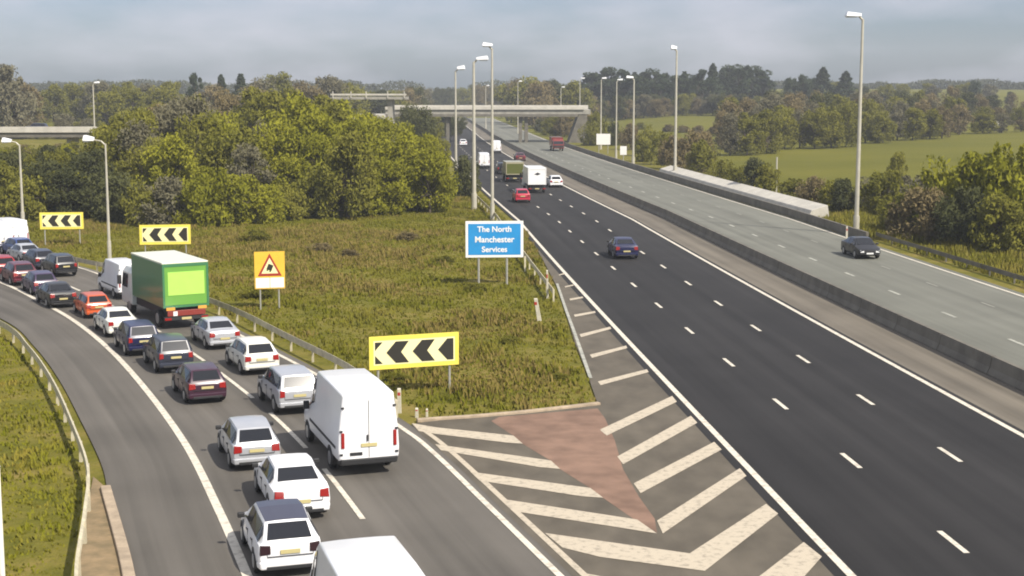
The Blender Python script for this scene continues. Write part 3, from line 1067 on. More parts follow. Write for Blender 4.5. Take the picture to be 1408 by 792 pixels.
def make_car(kind, dark_roof=False):
    d = spec(kind)
    hw, L, st = d['hw'], d['L'], d['st']
    root = empty('car')
    rg = [ring(y, zb, zs, zbe, zt, hw * f, hw * ft) for (y, zb, zs, zbe, zt, f, ft) in st]
    V, Fc = loft(rg)
    body = mesh('body', V, Fc, M['white'], root, smooth=True, angle=40)
    bev(body, .075, 3, 24)
    c = d['cab']
    inside = (0, 0, 1.0)
    van = kind == 'van'
    # glass
    if not van:
        a, b = rg[c[0]], rg[c[1]]
        m = MB()
        patch(m, ((-a[5][0], a[5][1], a[5][2]), a[5]), ((-b[5][0], b[5][1], b[5][2]), b[5]), .07, .93, .10, .90, .026, .02, inside)
        m.build('rear_window', M['glass'], root)
    a, b = rg[c[4]], rg[c[3]]
    m = MB()
    patch(m, ((-a[5][0], a[5][1], a[5][2]), a[5]), ((-b[5][0], b[5][1], b[5][2]), b[5]), .05, .95, .06, .94, .026, .02, inside)
    m.build('windscreen', M['glass'], root)
    for s in (-1, 1):
        m = MB()
        mir = lambda p: (p[0] * s, p[1], p[2])
        segs = [(c[2], c[3], .03, .97)] + ([(c[1], c[2], .04, .96)] if not van else []) + [(c[3], c[4], .03, .72)]
        if kind in ('hatch', 'suv'): segs.append((c[0], c[1], .45, .96))
        if kind == 'saloon': segs.append((c[0], c[1], .40, .97))
        for (i, j, u0, u1) in segs:
            a, b = rg[i], rg[j]
            patch(m, (mir(a[4]), mir(b[4])), (mir(a[5]), mir(b[5])), u0, u1, .12, .86, .02, .016, (0, (a[0][1] + b[0][1]) / 2, 1.0))
        m.build('side_window', M['glass'], root)
    if dark_roof:
        m = MB()
        for i in (c[1], c[2]):
            a, b = rg[i], rg[i + 1]
            for k in (5, 6):
                for s in (-1, 1):
                    mir = lambda p: (p[0] * s, p[1], p[2])
                    patch(m, (mir(a[k]), mir(b[k])), (mir(a[k + 1]), mir(b[k + 1])), 0 if i != c[1] else .02, 1, .04 if k == 5 else 0, 1, .016, .03, inside)
        m.build('roof_panel', paint('night_blue', (.035, .035, .06)), root)
    # rear: lamps, plate, bumper; front: lamps, grille, plate
    ry = -L / 2
    rz = st[0]
    zt = st[1][3]
    for s in (-1, 1):
        x1 = hw * .90 * s
        if van:
            MB().box((min(x1, x1 - .11 * s), ry - .035, .95), (max(x1, x1 - .11 * s), ry + .1, 1.45)).build('tail_light', M['tail'], root, bevel=.015)
        else:
            lo, hi, wd = (zt - .27, zt + .0, .27) if kind != 'suv' else (zt - .30, zt + .0, .20)
            MB().hexa([(x1 - wd * s, ry - .03, lo + .03), (x1 + .01 * s, ry - .015, lo), (x1 + .045 * s, ry + .22, lo + .05), (x1 - wd * s, ry + .12, lo + .03),
                       (x1 - wd * s, ry - .015, hi - .02), (x1 - .01 * s, ry + .0, hi), (x1 + .03 * s, ry + .22, hi), (x1 - wd * s, ry + .12, hi - .02)]).build('tail_light', M['tail'], root, bevel=.012)
        fz = st[-1][3]
        fx = hw * .80 * s
        MB().hexa([(fx - .30 * s, L / 2 - .12, fz - .10), (fx, L / 2 - .12, fz - .10), (fx, L / 2 + .012, fz - .10), (fx - .30 * s, L / 2 + .02, fz - .10),
                   (fx - .30 * s, L / 2 - .16, fz + .06), (fx, L / 2 - .22, fz + .09), (fx, L / 2 - .03, fz + .07), (fx - .30 * s, L / 2 + .0, fz + .05)]).build('headlight', M['head'], root, bevel=.012)
        # mirror
        my = st[c[4]][0] - .32
        mz = st[c[4]][3] + .06
        mx = hw * .97 * s
        MB().box((min(mx, mx + .20 * s), my - .05, mz - .02), (max(mx, mx + .20 * s), my + .06, mz + .13 + (.14 if van else 0))).build('mirror', M['trim'], root, bevel=.03)
    if not van:
        m = MB()
        zb_, zt_ = st[1][1] + .22, zt - .02
        m.box((-hw * .70, ry - .010, zb_ + .10), (-hw * .685, ry + .012, zt_ - .02)).box((hw * .685, ry - .010, zb_ + .10), (hw * .70, ry + .012, zt_ - .02)).box((-hw * .684, ry - .030, zb_ + .10), (hw * .684, ry + .012, zb_ + .115))
        m.build('hatch_gap', M['trim'], root)
        for s in (-1, 1):
            xx = sorted((s * hw * .96, s * (hw + .004)))
            for yy in (-.95, .02, .95):
                MB().box((xx[0], yy - .008, .42), (xx[1], yy + .008, st[3][3] - .12)).build('door_gap', M['trim'], root)
            for yy in (-.75, .22):
                MB().box((xx[0], yy - .09, st[3][3] - .20), (xx[1] + .02 * (s > 0), yy + .09, st[3][3] - .165)).build('door_handle', M['trim'], root)
    pz = (zt - .20) if kind in ('hatch', 'saloon') else (1.02 if van else zt - .24)
    pz = .60 if kind == 'saloon' else pz
    pl = MB().box((-.26, ry - .032, pz - .055), (.26, ry - .018, pz + .055)).build('number_plate', M['plate'], root)
    MB().box((-.26, L / 2 + .018, .38), (.26, L / 2 + .034, .49)).build('number_plate', M['platew'], root)
    MB().box((-hw * .5, L / 2 - .02, fz - .12), (hw * .5, L / 2 + .016, fz + .02)).build('grille', M['trim'], root, bevel=.01)
    zb0 = st[1][1]
    MB().hexa([(-hw * .90, ry - .03, zb0 - .02), (hw * .90, ry - .03, zb0 - .02), (hw * .98, ry + .28, zb0 - .02), (-hw * .98, ry + .28, zb0 - .02),
               (-hw * .93, ry - .045, zb0 + .20), (hw * .93, ry - .045, zb0 + .20), (hw * 1.005, ry + .28, zb0 + .16), (-hw * 1.005, ry + .28, zb0 + .16)]).build('rear_bumper', M['trim'] if kind == 'van' else M['white'], root, bevel=.05, seg=3)
    if not van:
        MB().box((-hw * .72, ry - .052, zb0 - .03), (hw * .72, ry + .1, zb0 + .07)).build('valance', M['trim'], root, bevel=.015)
    if van:
        MB().box((-.008, ry - .012, .62), (.008, ry - .001, 2.45)).build('door_seam', M['trim'], root)
        for s in (-1, 1):
            for hz_ in (.75, 1.5, 2.25):
                xx = s * hw * (.90 if hz_ < 1.6 else .84)
                MB().box((xx - .05, ry - .03, hz_ - .03), (xx + .05, ry - .004, hz_ + .03)).build('hinge', M['trim'], root)
            MB().box((min(s * hw * .985, s * (hw + .012)), -2.7, .86), (max(s * hw * .985, s * (hw + .012)), 1.6, .95)).build('rub_strip', M['trim'], root)
        MB().box((-.62, ry - .02, .70), (-.22, ry - .004, .80)).build('badge', M['trim'], root)
        MB().box((-.07, ry - .05, 1.15), (-.03, ry - .005, 1.35)).build('door_handle', M['trim'], root)
    # arches and wheels
    for ay in d['axle']:
        for s in (-1, 1):
            r = d['r']
            P = [(math.cos(t) * (r + .06), r + math.sin(t) * (r + .06)) for t in np.linspace(-.35, math.pi + .35, 16)]
            m = MB()
            x0, x1 = sorted(((hw - .16) * s, (hw + .004) * s))
            n = len(P)
            m.add([(x0, ay + a, b) for a, b in P] + [(x1, ay + a, b) for a, b in P], [tuple(range(n)), tuple(range(n, 2 * n))[::-1]] + [(i, n + i, n + (i + 1) % n, (i + 1) % n) for i in range(n)])
            m.build('wheel_arch', M['trim'], root)
            wheel(root, (hw + .012) * s, ay, r)
    return root

PROTO = {}
def get(kind, dark=False):
    key = (kind, dark)
    if key not in PROTO:
        PROTO[key] = [make_car(kind, dark), False]
    p = PROTO[key]
    if not p[1]:
        p[1] = True
        return p[0]
    return copy_tree(p[0])

def recolour(o, m):
    for c in o.children:
        if c.name.split('.')[0] in ('body', 'rear_bumper') and c.material_slots[0].material != M['trim']:
            c.material_slots[0].link = 'OBJECT'
            c.material_slots[0].material = m

def heading(d):
    return math.atan2(-d.x, d.y)

def put(kind, px, py, m, label, cat, group, L=None, d=None, name='car', dark=False, face=False, scale=1.0):
    """rear (or front, face=True) bottom centre stands at the surveyed pixel"""
    o = get(kind, dark)
    o.name = name
    p = at(px, py)
    if d is None: d = slip_dir(p)
    Lh = spec(kind)['L'] / 2 * scale
    c = p + d * (Lh * (-1 if face else 1))
    o.location = (c.x, c.y, .018)
    o.rotation_euler = (0, 0, heading(d))
    o.scale = (scale,) * 3
    recolour(o, m)
    tag(o, label, cat, group)
    return o

P_ = {
 'white': paint('white', (.80, .80, .80)), 'cream': paint('off_white', (.70, .69, .62)), 'silver': paint('silver', (.50, .51, .53), .35), 'grey': paint('grey', (.028, .032, .05), .0),
 'black': paint('black', (.012, .012, .014)), 'navy': paint('navy', (.012, .014, .055)), 'plum': paint('plum', (.045, .015, .03)), 'maroon': paint('maroon', (.10, .012, .022)),
 'red': paint('red', (.32, .012, .012)), 'orange': paint('orange', (.52, .09, .02)), 'blue': paint('blue', (.03, .06, .20)), 'purple': paint('purple', (.05, .03, .075)), 'brightred': paint('bright_red', (.45, .02, .05)),
}
q = 'vehicles queuing on the slip road'
put('hatch', 400, 795, P_['white'], 'white hatchback with a dark blue roof, nearest car in the left lane', 'car', q, dark=True, scale=0.98)
near = [o for o in C.objects if o.get('label', '').endswith('nearest car in the left lane')][0]
for c_ in near.children:
    if c_.name.startswith('tail_light'):
        c_.material_slots[0].link = 'OBJECT'
        c_.material_slots[0].material = mat('smoked_lamp', (.03, .012, .015), .2, coat=.5)
put('saloon', 416, 717, P_['white'], 'white saloon with white roof, directly ahead of the dark roofed hatchback', 'car', q, scale=0.97)
put('hatch', 354, 648, P_['silver'], 'silver hatchback ahead of the white saloon in the left lane', 'car', q, scale=0.95)
put('hatch', 286, 556, P_['plum'], 'dark plum hatchback alone in a gap of the left lane', 'car', q, scale=0.93)
put('suv', 243, 514, P_['grey'], 'dark grey high car between the plum hatchback and the navy one', 'car', q, scale=0.88)
put('suv', 199, 490, P_['navy'], 'navy blue car to the left of the green lorry tail', 'car', q, scale=0.86)
put('saloon', 170, 464, P_['cream'], 'off white saloon between the navy car and the orange car', 'car', q, scale=0.88)
put('hatch', 137, 438, P_['orange'], 'orange red hatchback beside the lorry cab', 'car', q, scale=0.86)
put('saloon', 88, 424, P_['black'], 'black saloon just ahead of the orange hatchback', 'car', q, scale=0.9)
put('hatch', 64, 406, P_['purple'], 'dark purple hatchback ahead of the black saloon', 'car', q, scale=0.9)
put('hatch', 36, 393, P_['maroon'], 'maroon hatchback near the left edge of the photo', 'car', q, scale=0.95)
put('hatch', 10, 383, P_['red'], 'red hatchback cut by the left edge of the photo', 'car', q, scale=0.95)
put('suv', 413, 571, P_['silver'], 'silver high hatchback ahead of the large white van', 'car', q, scale=0.93)
put('hatch', 361, 516, P_['cream'], 'off white hatchback between the two silver cars of the right lane', 'car', q, scale=0.95)
put('saloon', 310, 481, P_['silver'], 'silver saloon just behind the green lorry', 'car', q, scale=0.9)
put('suv', 92, 381, P_['black'], 'black high car in the right lane below the farthest chevron board', 'car', q, scale=0.85)
put('hatch', 64, 371, P_['grey'], 'grey hatchback ahead of the black high car at the far left', 'car', q, scale=0.9)
put('saloon', 46, 362, P_['silver'], 'small silver car far up the right lane', 'car', q, scale=0.88)
put('hatch', 35, 353, P_['blue'], 'blue hatchback beside the white vans at the far left', 'car', q, scale=0.9)
put('van', 508, 655, P_['white'], 'large white panel van in the right lane beside the chevron board', 'van', q, name='panel_van', scale=1.02)
v = get('van'); v.name = 'panel_van'
pr = at(490, 742, 2.72)
dd = slip_dir(Vector((pr.x, pr.y, 0)))
cc = Vector((pr.x, pr.y, 0)) - dd * 1.05
v.location = (cc.x, cc.y, .018)
v.rotation_euler = (0, 0, heading(dd))
recolour(v, P_['white'])
tag(v, 'white van roof cut by the bottom edge of the photo', 'van', q)
put('van', 181, 412, P_['white'], 'small white van just ahead of the green lorry', 'van', q, name='panel_van', scale=.80)
put('van', 27, 343, P_['white'], 'white van at the far left, right one of the pair', 'van', q, name='panel_van', scale=.84)
put('van', 7, 347, P_['white'], 'white van cut by the left edge, left one of the pair', 'van', q, name='panel_van', scale=.84)

# --- box lorries
def box_lorry(L, Wd, Hb, side, rear, roof, cabm, rear_detail=False, name='lorry', zf=1.05):
    root = empty(name)
    hw = Wd / 2
    y0, y1 = 0.0, L
    MB().box((-hw, y0, zf), (hw, y1, Hb - .05)).build('cargo_box', side, root, bevel=.03)
    MB().box((-hw - .012, y0 - .03, Hb - .052), (hw + .012, y1 + .02, Hb + .03)).build('roof', roof, root, bevel=.02)
    fr = MB()
    for a, b in (((-hw - .006, zf), (-hw + .10, Hb - .054)), ((hw - .10, zf), (hw + .006, Hb - .054)), ((-hw + .10, Hb - .2), (hw - .10, Hb - .054)), ((-hw + .10, zf), (hw - .10, zf + .12))):
        fr.box((a[0], -.05, a[1]), (b[0], -.002, b[1]))
    fr.build('rear_frame', side if rear_detail else roof, root)
    d = MB().box((-hw + .11, -.03, zf + .13), (hw - .11, -.003, Hb - .21)).build('rear_door', rear, root)
    MB().box((-hw * .75, .25, .62), (hw * .75, y1 + 1.5, zf - .004)).build('chassis', M['trim'], root)
    MB().box((-hw + .05, -.02, .48), (hw - .05, .10, .66)).build('rear_bar', M['trim'], root, bevel=.01)
    for s in (-1, 1):
        MB().box((min(s * (hw - .42), s * (hw - .06)), -.045, .50), (max(s * (hw - .42), s * (hw - .06)), -.021, .62)).build('tail_light', M['tail'], root)
    MB().box((-.26, -.045, .50), (.26, -.022, .62)).build('number_plate', M['plate'], root)
    for yy in (1.3, y1 + .85):
        for s in (-1, 1):
            wheel(root, (hw - .05) * s, yy, .46, .28)
    # cab
    c0, c1 = y1 + .30, y1 + 2.35
    ch = min(Hb - .35, 2.65)
    V = []
    for z, f0, f1, w in ((.55, 0, 0, 1.0), (1.35, 0, .02, 1.0), (ch - .35, 0, -.22, .97), (ch, .15, -.55, .86)):
        V.append([(-hw * .96 * w, c0 + f0, z), (hw * .96 * w, c0 + f0, z), (hw * .96 * w, c1 + f1, z), (-hw * .96 * w, c1 + f1, z)])
    Vf = [p for r in V for p in r]
    Fc = [(0, 3, 2, 1), (12, 13, 14, 15)]
    for i in range(3):
        for j in range(4):
            Fc.append((i * 4 + j, i * 4 + (j + 1) % 4, (i + 1) * 4 + (j + 1) % 4, (i + 1) * 4 + j))
    cab = mesh('cab', Vf, Fc, cabm, root)
    bev(cab, .06, 2, 20)
    mid_ = (0, (c0 + c1) / 2, 1.6)
    m = MB()
    patch(m, (V[1][3], V[1][2]), (V[2][3], V[2][2]), .05, .95, .1, .95, .02, .014, mid_)
    m.build('windscreen', M['glass'], cab)
    for a, b in ((0, 3), (1, 2)):
        m = MB()
        patch(m, (V[1][a], V[1][b]), (V[2][a], V[2][b]), .38, .90, .12, .92, .02, .014, mid_)
        m.build('side_window', M['glass'], cab)
        s = -1 if a == 0 else 1
        MB().box((min(s * hw, s * (hw + .22)), c1 - .25, 1.55), (max(s * hw, s * (hw + .22)), c1 - .12, 2.05)).build('mirror', M['trim'], cab, bevel=.02)
    MB().box((-hw * .9, c1 + .03, .75), (hw * .9, c1 + .06, 1.15)).build('grille', M['trim'], cab)
    return root

green = paint('lorry_green', (.055, .19, .085))
greend = paint('olive_door', (.15, .36, .06))
lime = mat('lime_panel', (.42, .72, .12), .5, noise=.06)
lo = box_lorry(5.7, 2.45, 3.50, green, greend, paint('pale_roof', (.78, .78, .60)), paint('pale_cab', (.72, .74, .68)), True, zf=1.15)
MB().box((-.95, -.05, 1.80), (1.0, -.032, 3.02)).build('lime_panel', lime, lo)
for s, c in ((-1, M['yellow']), (1, M['yellow'])):
    MB().box((min(s * .62, s * 1.08), -.075, 1.02), (max(s * .62, s * 1.08), -.052, 1.17)).build('marker_board', mat('amber_board', (.75, .35, .06), .4), lo)
MB().box((-1.02, -.06, .70), (1.02, -.0, 1.0)).build('tail_lift', mat('lift_red', (.22, .03, .02), .5), lo, bevel=.02)
MB().box((-.72, -.085, .72), (-.5, -.062, .95)).build('warning_plate', M['signwhite'], lo)
p = at(257, 452)
d = Matrix.Rotation(R(3), 3, 'Z') @ slip_dir(p)
lo.location = (p.x, p.y, .018)
lo.rotation_euler = (0, 0, heading(d))
tag(lo, 'green box lorry with a lime panel on its rear doors', 'lorry', q)

# motorway traffic
mg = 'vehicles on the motorway'
def mdir(p, back=False):
    a = road_pt(0, p.y + 4) - road_pt(0, p.y - 4)
    a.normalize()
    return -a if back else a
def mput(kind, px, py, m, label, cat='car', name='car', back=False, scale=1.0, dark=False):
    p = at(px, py)
    return put(kind, px, py, m, label, cat, mg, d=mdir(p, back), name=name, face=back, scale=scale, dark=dark)
mput('saloon', 862, 357, P_['navy'], 'dark blue saloon in the middle lane of the dark motorway', scale=1.0)
mput('hatch', 719, 279, P_['brightred'], 'red hatchback behind the white box lorry')
mput('hatch', 765, 258, P_['white'], 'white hatchback in the right lane beside the white box lorry')
mput('van', 666, 232, P_['white'], 'white van between the tall lamp posts, nearer the left', 'van', 'panel_van', scale=.9)
mput('van', 683, 211, P_['white'], 'white van far ahead, beside the lamp post behind the blue sign', 'van', 'panel_van', scale=.9)
mput('hatch', 637, 201, P_['white'], 'tiny white car far away at the left of the motorway')
mput('suv', 692, 240, P_['black'], 'black car far ahead to the left of the olive lorry')
mput('saloon', 716, 222, P_['maroon'], 'far dark red car beside the central barrier')
mput('saloon', 1196, 357, P_['black'], 'black saloon coming towards the camera on the pale carriageway', back=True)
lw = box_lorry(5.6, 2.2, 3.05, paint('white_box', (.78, .78, .76)), paint('white_door', (.82, .82, .80)), paint('white_roof', (.80, .80, .78)), paint('white_cab', (.75, .75, .75)))
MB().poly([(-.35, 2.30), (.05, 2.18), (.42, 2.34), (.05, 2.52)], -.05, -.033).build('emblem', M['trim'], lw)
p = at(738.5, 266)
lw.location = (p.x, p.y, .018)
lw.rotation_euler = (0, 0, heading(mdir(p)))
tag(lw, 'white box lorry seen from behind far along the motorway', 'lorry', mg)
og = paint('olive_box', (.06, .07, .02))
lg = box_lorry(5.0, 2.4, 2.7, og, paint('olive_rear', (.10, .11, .02)), paint('tan_roof', (.34, .31, .20)), og)
p = at(708, 251)
lg.location = (p.x, p.y, .018)
lg.rotation_euler = (0, 0, heading(mdir(p)))
tag(lg, 'dark olive lorry with a tan roof left of the white box lorry', 'lorry', mg)
rb = paint('lorry_red', (.20, .03, .025))
lr = box_lorry(5.0, 2.3, 2.75, rb, rb, paint('brown_roof', (.16, .08, .05)), rb)
p = at(768, 208)
d = mdir(p, True)
cpos = p - d * 7.3
lr.location = (cpos.x, cpos.y, .018)
lr.rotation_euler = (0, 0, heading(d))
tag(lr, 'dark red lorry coming from under the bridge on the far carriageway', 'lorry', mg)
# a car on the left bridge
v = get('suv'); v.name = 'car'
v.location = (-82.5, 254.5, top_z(182, 250) + .01)
v.rotation_euler = (0, 0, R(94))
recolour(v, P_['grey'])
tag(v, 'grey car on the bridge deck at the far left', 'car')

# ------------------------------------------------------------------ trees and shrubs
LEAF = {
 'yellowgreen': leaf_mat('leaf_yellow_green', (.145, .148, .014), (.290, .280, .030), .30),
 'olive': leaf_mat('leaf_olive', (.108, .108, .018), (.215, .203, .036), .25),
 'brown': leaf_mat('twig_brown', (.120, .095, .046), (.220, .175, .085), .15),
 'dark': leaf_mat('leaf_dark', (.046, .052, .022), (.100, .102, .040), .15),
 'grey': leaf_mat('twig_grey', (.100, .092, .058), (.180, .165, .098), .15),
 'conifer': leaf_mat('needle', (.028, .042, .024), (.065, .080, .042), .10),
}

def leaf_cloud(pts, size, up=.35):
    """one quad per point, random tilt"""
    n = len(pts)
    a = rng.normal(size=(n, 3))
    a[:, 2] += up * np.sign(a[:, 2])
    a /= np.linalg.norm(a, axis=1)[:, None]
    b = rng.normal(size=(n, 3)) + np.array([0, 0, .9])
    b /= np.linalg.norm(b, axis=1)[:, None]
    c = np.cross(a, b)
    c /= np.linalg.norm(c, axis=1)[:, None] + 1e-6
    s = size * rng.uniform(.6, 1.6, (n, 1))
    k = rng.uniform(.30, .55, (n, 1))
    V = np.stack([pts - b * s, pts - c * s * k * .8 + b * s * .1, pts + b * s, pts + c * s * k], 1).reshape(-1, 3)
    return V

def cloud_mesh(name, V):
    n = len(V) // 4
    me = bpy.data.meshes.new(name)
    me.vertices.add(len(V))
    me.vertices.foreach_set('co', V.astype(np.float32).reshape(-1))
    me.loops.add(4 * n)
    me.polygons.add(n)
    me.polygons.foreach_set('loop_start', np.arange(0, 4 * n, 4))
    me.loops.foreach_set('vertex_index', np.arange(4 * n))
    me.update(calc_edges=True)
    return me

def broadleaf(h, w, nleaf, size, base=.15, lobes=16, seedy=1, dens=1.0):
    """crown made of many uneven lobes with leaves on and in them; trunk and limbs"""
    r = np.random.default_rng(seedy)
    mb = MB()
    mb.tube((0, 0, -.3), (0, 0, h * .45), .02 * h, .012 * h, 7)
    P = []
    for i in range(lobes):
        t = r.uniform(0, 1)
        z = h * (base + (1 - base) * t * .88)
        rad = w * .5 * math.sin(math.pi * min(1, .22 + .72 * t)) ** .7
        a = r.uniform(0, 2 * math.pi)
        d = rad * math.sqrt(r.uniform(.05, 1)) * .85
        c = np.array([math.cos(a) * d, math.sin(a) * d, z])
        lr_ = r.uniform(.06, .19) * w
        if r.uniform() < .55:
            mb.tube((0, 0, h * r.uniform(.1, .42)), tuple(c), .009 * h, .003 * h, 5)
        m = int(nleaf / lobes * r.uniform(.6, 1.3))
        q_ = r.normal(size=(m, 3))
        q_ /= np.linalg.norm(q_, axis=1)[:, None]
        q_ *= (r.uniform(.35, 1.0, (m, 1)) ** .6) * lr_
        q_[:, 2] *= 1.15
        P.append(c + q_)
    P = np.concatenate(P)
    P[:, 2] = np.clip(P[:, 2], .1, h)
    return mb, leaf_cloud(P, size)

def conifer(h, w, nleaf, size, seedy):
    r = np.random.default_rng(seedy)
    mb = MB().tube((0, 0, -.3), (0, 0, h * .95), .014 * h, .004 * h, 6)
    t = r.uniform(0, 1, nleaf) ** .75
    z = h * (.10 + .9 * (1 - t))
    rad = w * .5 * (.12 + np.minimum(1, t * 1.5) * .88) * (.80 + .12 * np.sin(z * 5 + r.uniform(0, 6)) + .12 * np.sin(z * 1.7 + r.uniform(0, 6))) * np.sqrt(r.uniform(.1, 1, nleaf))
    a = r.uniform(0, 2 * math.pi, nleaf)
    P = np.stack([np.cos(a) * rad, np.sin(a) * rad, z - rad * .25], -1)
    return mb, leaf_cloud(P, size, .8)

TP = {}
def tree_proto(kind, i):
    if (kind, i) in TP: return TP[kind, i]
    sd = 11 * i + 101
    if kind == 'tree': mb, V = broadleaf(10, 7.5, 9500, .20, .08, 60, sd)
    elif kind == 'bush': mb, V = broadleaf(4, 5, 6500, .14, .02, 46, sd)
    elif kind == 'bare': mb, V = broadleaf(10, 6.5, 6500, .17, .08, 60, sd)
    elif kind == 'tall': mb, V = broadleaf(10, 4.2, 6000, .18, .08, 40, sd)
    elif kind == 'conifer': mb, V = conifer(10, 4.0, 3600, .20, sd)
    me_t = bpy.data.meshes.new('trunk')
    me_t.from_pydata(mb.v, [], mb.f)
    me_t.materials.append(M['bark'])
    TP[kind, i] = (me_t, cloud_mesh('crown', V), max(p[2] for p in V))
    return TP[kind, i]

CM = {}
def tree(kind, x, y, h, wscale, leaf, label, group, cat='tree', name=None, var=None, rz=None, sink=0):
    i = random.randrange(4 if kind in ('tree', 'bush', 'bare') else 3) if var is None else var
    me_t, me_c, hh = tree_proto(kind, i)
    if (id(me_c), leaf) not in CM:
        c = me_c.copy()
        c.materials.clear()
        c.materials.append(LEAF[leaf])
        CM[id(me_c), leaf] = c
    me_c = CM[id(me_c), leaf]
    root = empty(name or ('shrub' if cat == 'shrub' else 'conifer_tree' if kind == 'conifer' else 'tree'), (x, y, float(hgt(x, y)) - .05 - sink), random.uniform(0, 6.28) if rz is None else rz)
    s = h / hh
    root.scale = (s * wscale, s * wscale, s)
    link('trunk', me_t, None, root)
    link('crown', me_c, None, root)
    tag(root, label, cat, group)
    return root

def X_at(px, Y):
    d = ray(px, 396 - 0)
    return (px - PW / 2) / F_PX * (Y * _c + CAM_H * _sn)

# the thicket between the slip road and the motorway: crown tops follow the skyline of the photo
SKY = [(-300, 200), (0, 198), (40, 196), (90, 194), (125, 186), (150, 162), (200, 140), (250, 126), (300, 116), (350, 114), (400, 118), (450, 130), (500, 150), (540, 156), (570, 165), (590, 185), (604, 215), (620, 250)]
def sky_y(px):
    for (a, b), (c, d) in zip(SKY[:-1], SKY[1:]):
        if a <= px <= c:
            return b + (d - b) * (px - a) / (c - a)
    return 300
gt = 'trees of the thicket left of the motorway'
def in_island(x, y):
    # behind the slip road, left of the motorway grass
    s = [p for p in mid if abs(p.y - y) < 2.5]
    if s and x < max(p.x for p in s) + 9: return False
    return x < float(road_x(y)) - 7.5
def zone(px, far):
    if far: return random.choice(['olive', 'olive', 'brown', 'grey'])
    if px < 120: return random.choice(['olive', 'olive', 'yellowgreen', 'dark'])
    if px < 235: return random.choice(['dark', 'olive', 'grey', 'olive'])
    if px < 420: return random.choice(['yellowgreen', 'yellowgreen', 'olive', 'yellowgreen', 'grey'])
    return random.choice(['yellowgreen', 'olive', 'yellowgreen', 'yellowgreen'])
NAMES = {'yellowgreen': 'yellow green', 'olive': 'olive green', 'brown': 'bare brown', 'dark': 'dark green', 'grey': 'grey twiggy', 'conifer': 'dark'}
def where(px):
    return ('at the left edge of the photo' if px < 60 else 'behind the farthest chevron board' if px < 140 else 'behind the middle chevron board' if px < 270 else 'above the orange warning sign' if px < 400 else
            'between the warning sign and the lamp posts' if px < 560 else 'at the right end of the thicket')
# front shrubs along the foot of the thicket
fr = [(-40, 306), (-8, 305), (28, 304), (62, 300), (96, 298), (128, 300), (160, 306), (196, 310), (228, 310), (262, 312), (296, 311), (330, 309), (364, 306), (398, 303), (432, 300), (466, 298), (498, 297), (528, 295), (556, 290), (580, 284), (598, 272)]
for px, py in fr:
    g = at(px + random.uniform(-6, 6), py)
    lf = zone(px, False)
    h = min(random.uniform(3.6, 5.6), top_z(sky_y(px) + 20, g.y))
    tree('bush', g.x, g.y + 1.5, h, random.uniform(.9, 1.2), lf, NAMES[lf] + ' shrub at the thicket foot ' + where(px), gt, 'shrub')
for Y0, n, hm in ((146, 15, 7.5), (156, 15, 9.5), (170, 15, 11), (188, 14, 12), (210, 13, 13), (235, 12, 13)):
    for i in range(n):
        px = -60 + (660) * (i + random.uniform(.1, .9)) / n
        Y = Y0 + random.uniform(-5, 5)
        x = X_at(px, Y)
        if not in_island(x, Y): continue
        zt = top_z(sky_y(px) + (26 if Y0 < 150 else 14 if Y0 < 160 else 3) * random.uniform(.2, 1.6) - (0), Y)
        h = min(hm * random.uniform(.8, 1.2), zt)
        if h < 2.2: continue
        lf = zone(px, Y > 195)
        kd = 'bare' if lf in ('brown', 'grey') else 'tree'
        tree(kd, x, Y, h, min(1.6, 1.0 * max(1.0, 7 / h)) * random.uniform(.9, 1.15), lf, ('low ' if h < 7 else 'tall ') + NAMES[lf] + ' tree in the thicket ' + where(px), gt)
for px, py, h, lf, lab in ((655, 398, .9, 'olive', 'olive weed clump at the left leg of the blue sign'), (545, 523, .7, 'olive', 'olive weed clump under the largest chevron board'), (440, 345, 1.2, 'brown', 'brown weed clump in the middle of the island grass'),
                       (480, 352, 1.0, 'brown', 'right one of two brown weed clumps in the island grass'), (355, 408, 1.3, 'olive', 'olive weed clump behind the legs of the warning sign'), (350, 330, 1.6, 'olive', 'low olive bush in the grass behind the warning sign'),
                       (700, 470, .6, 'olive', 'olive weed clump in the grass near the island tip'), (610, 360, 1.0, 'olive', 'olive weed clump left of the blue sign'), (560, 330, 1.3, 'brown', 'brown weed clump below the right end of the thicket'), (770, 520, .5, 'olive', 'olive weed clump beside the hatched strip')):
    g = at(px, py)
    tree('bush', g.x, g.y, h * .6, 2.6, lf, lab, 'weeds on the island', 'shrub')
# dark bushes on the bank between the lamp posts and by the bridge
tree('bush', X_at(640, 172), 172, 5.0, .75, 'dark', 'dark narrow bush on the bank between the left lamp posts', None, 'shrub')
for px, Y, h, lf in ((582, 262, 11.5, 'dark'), (566, 285, 12, 'dark'), (600, 275, 6.5, 'olive'), (612, 245, 5, 'olive')):
    tree('tree', X_at(px, Y), Y, h * .85, .8, lf, ('tall ' if h > 11.6 else 'dark ' if h > 11 else 'low ' if h < 6 else 'rounded ') + NAMES[lf] + ' tree at the left end of the bridge', 'trees by the bridge')

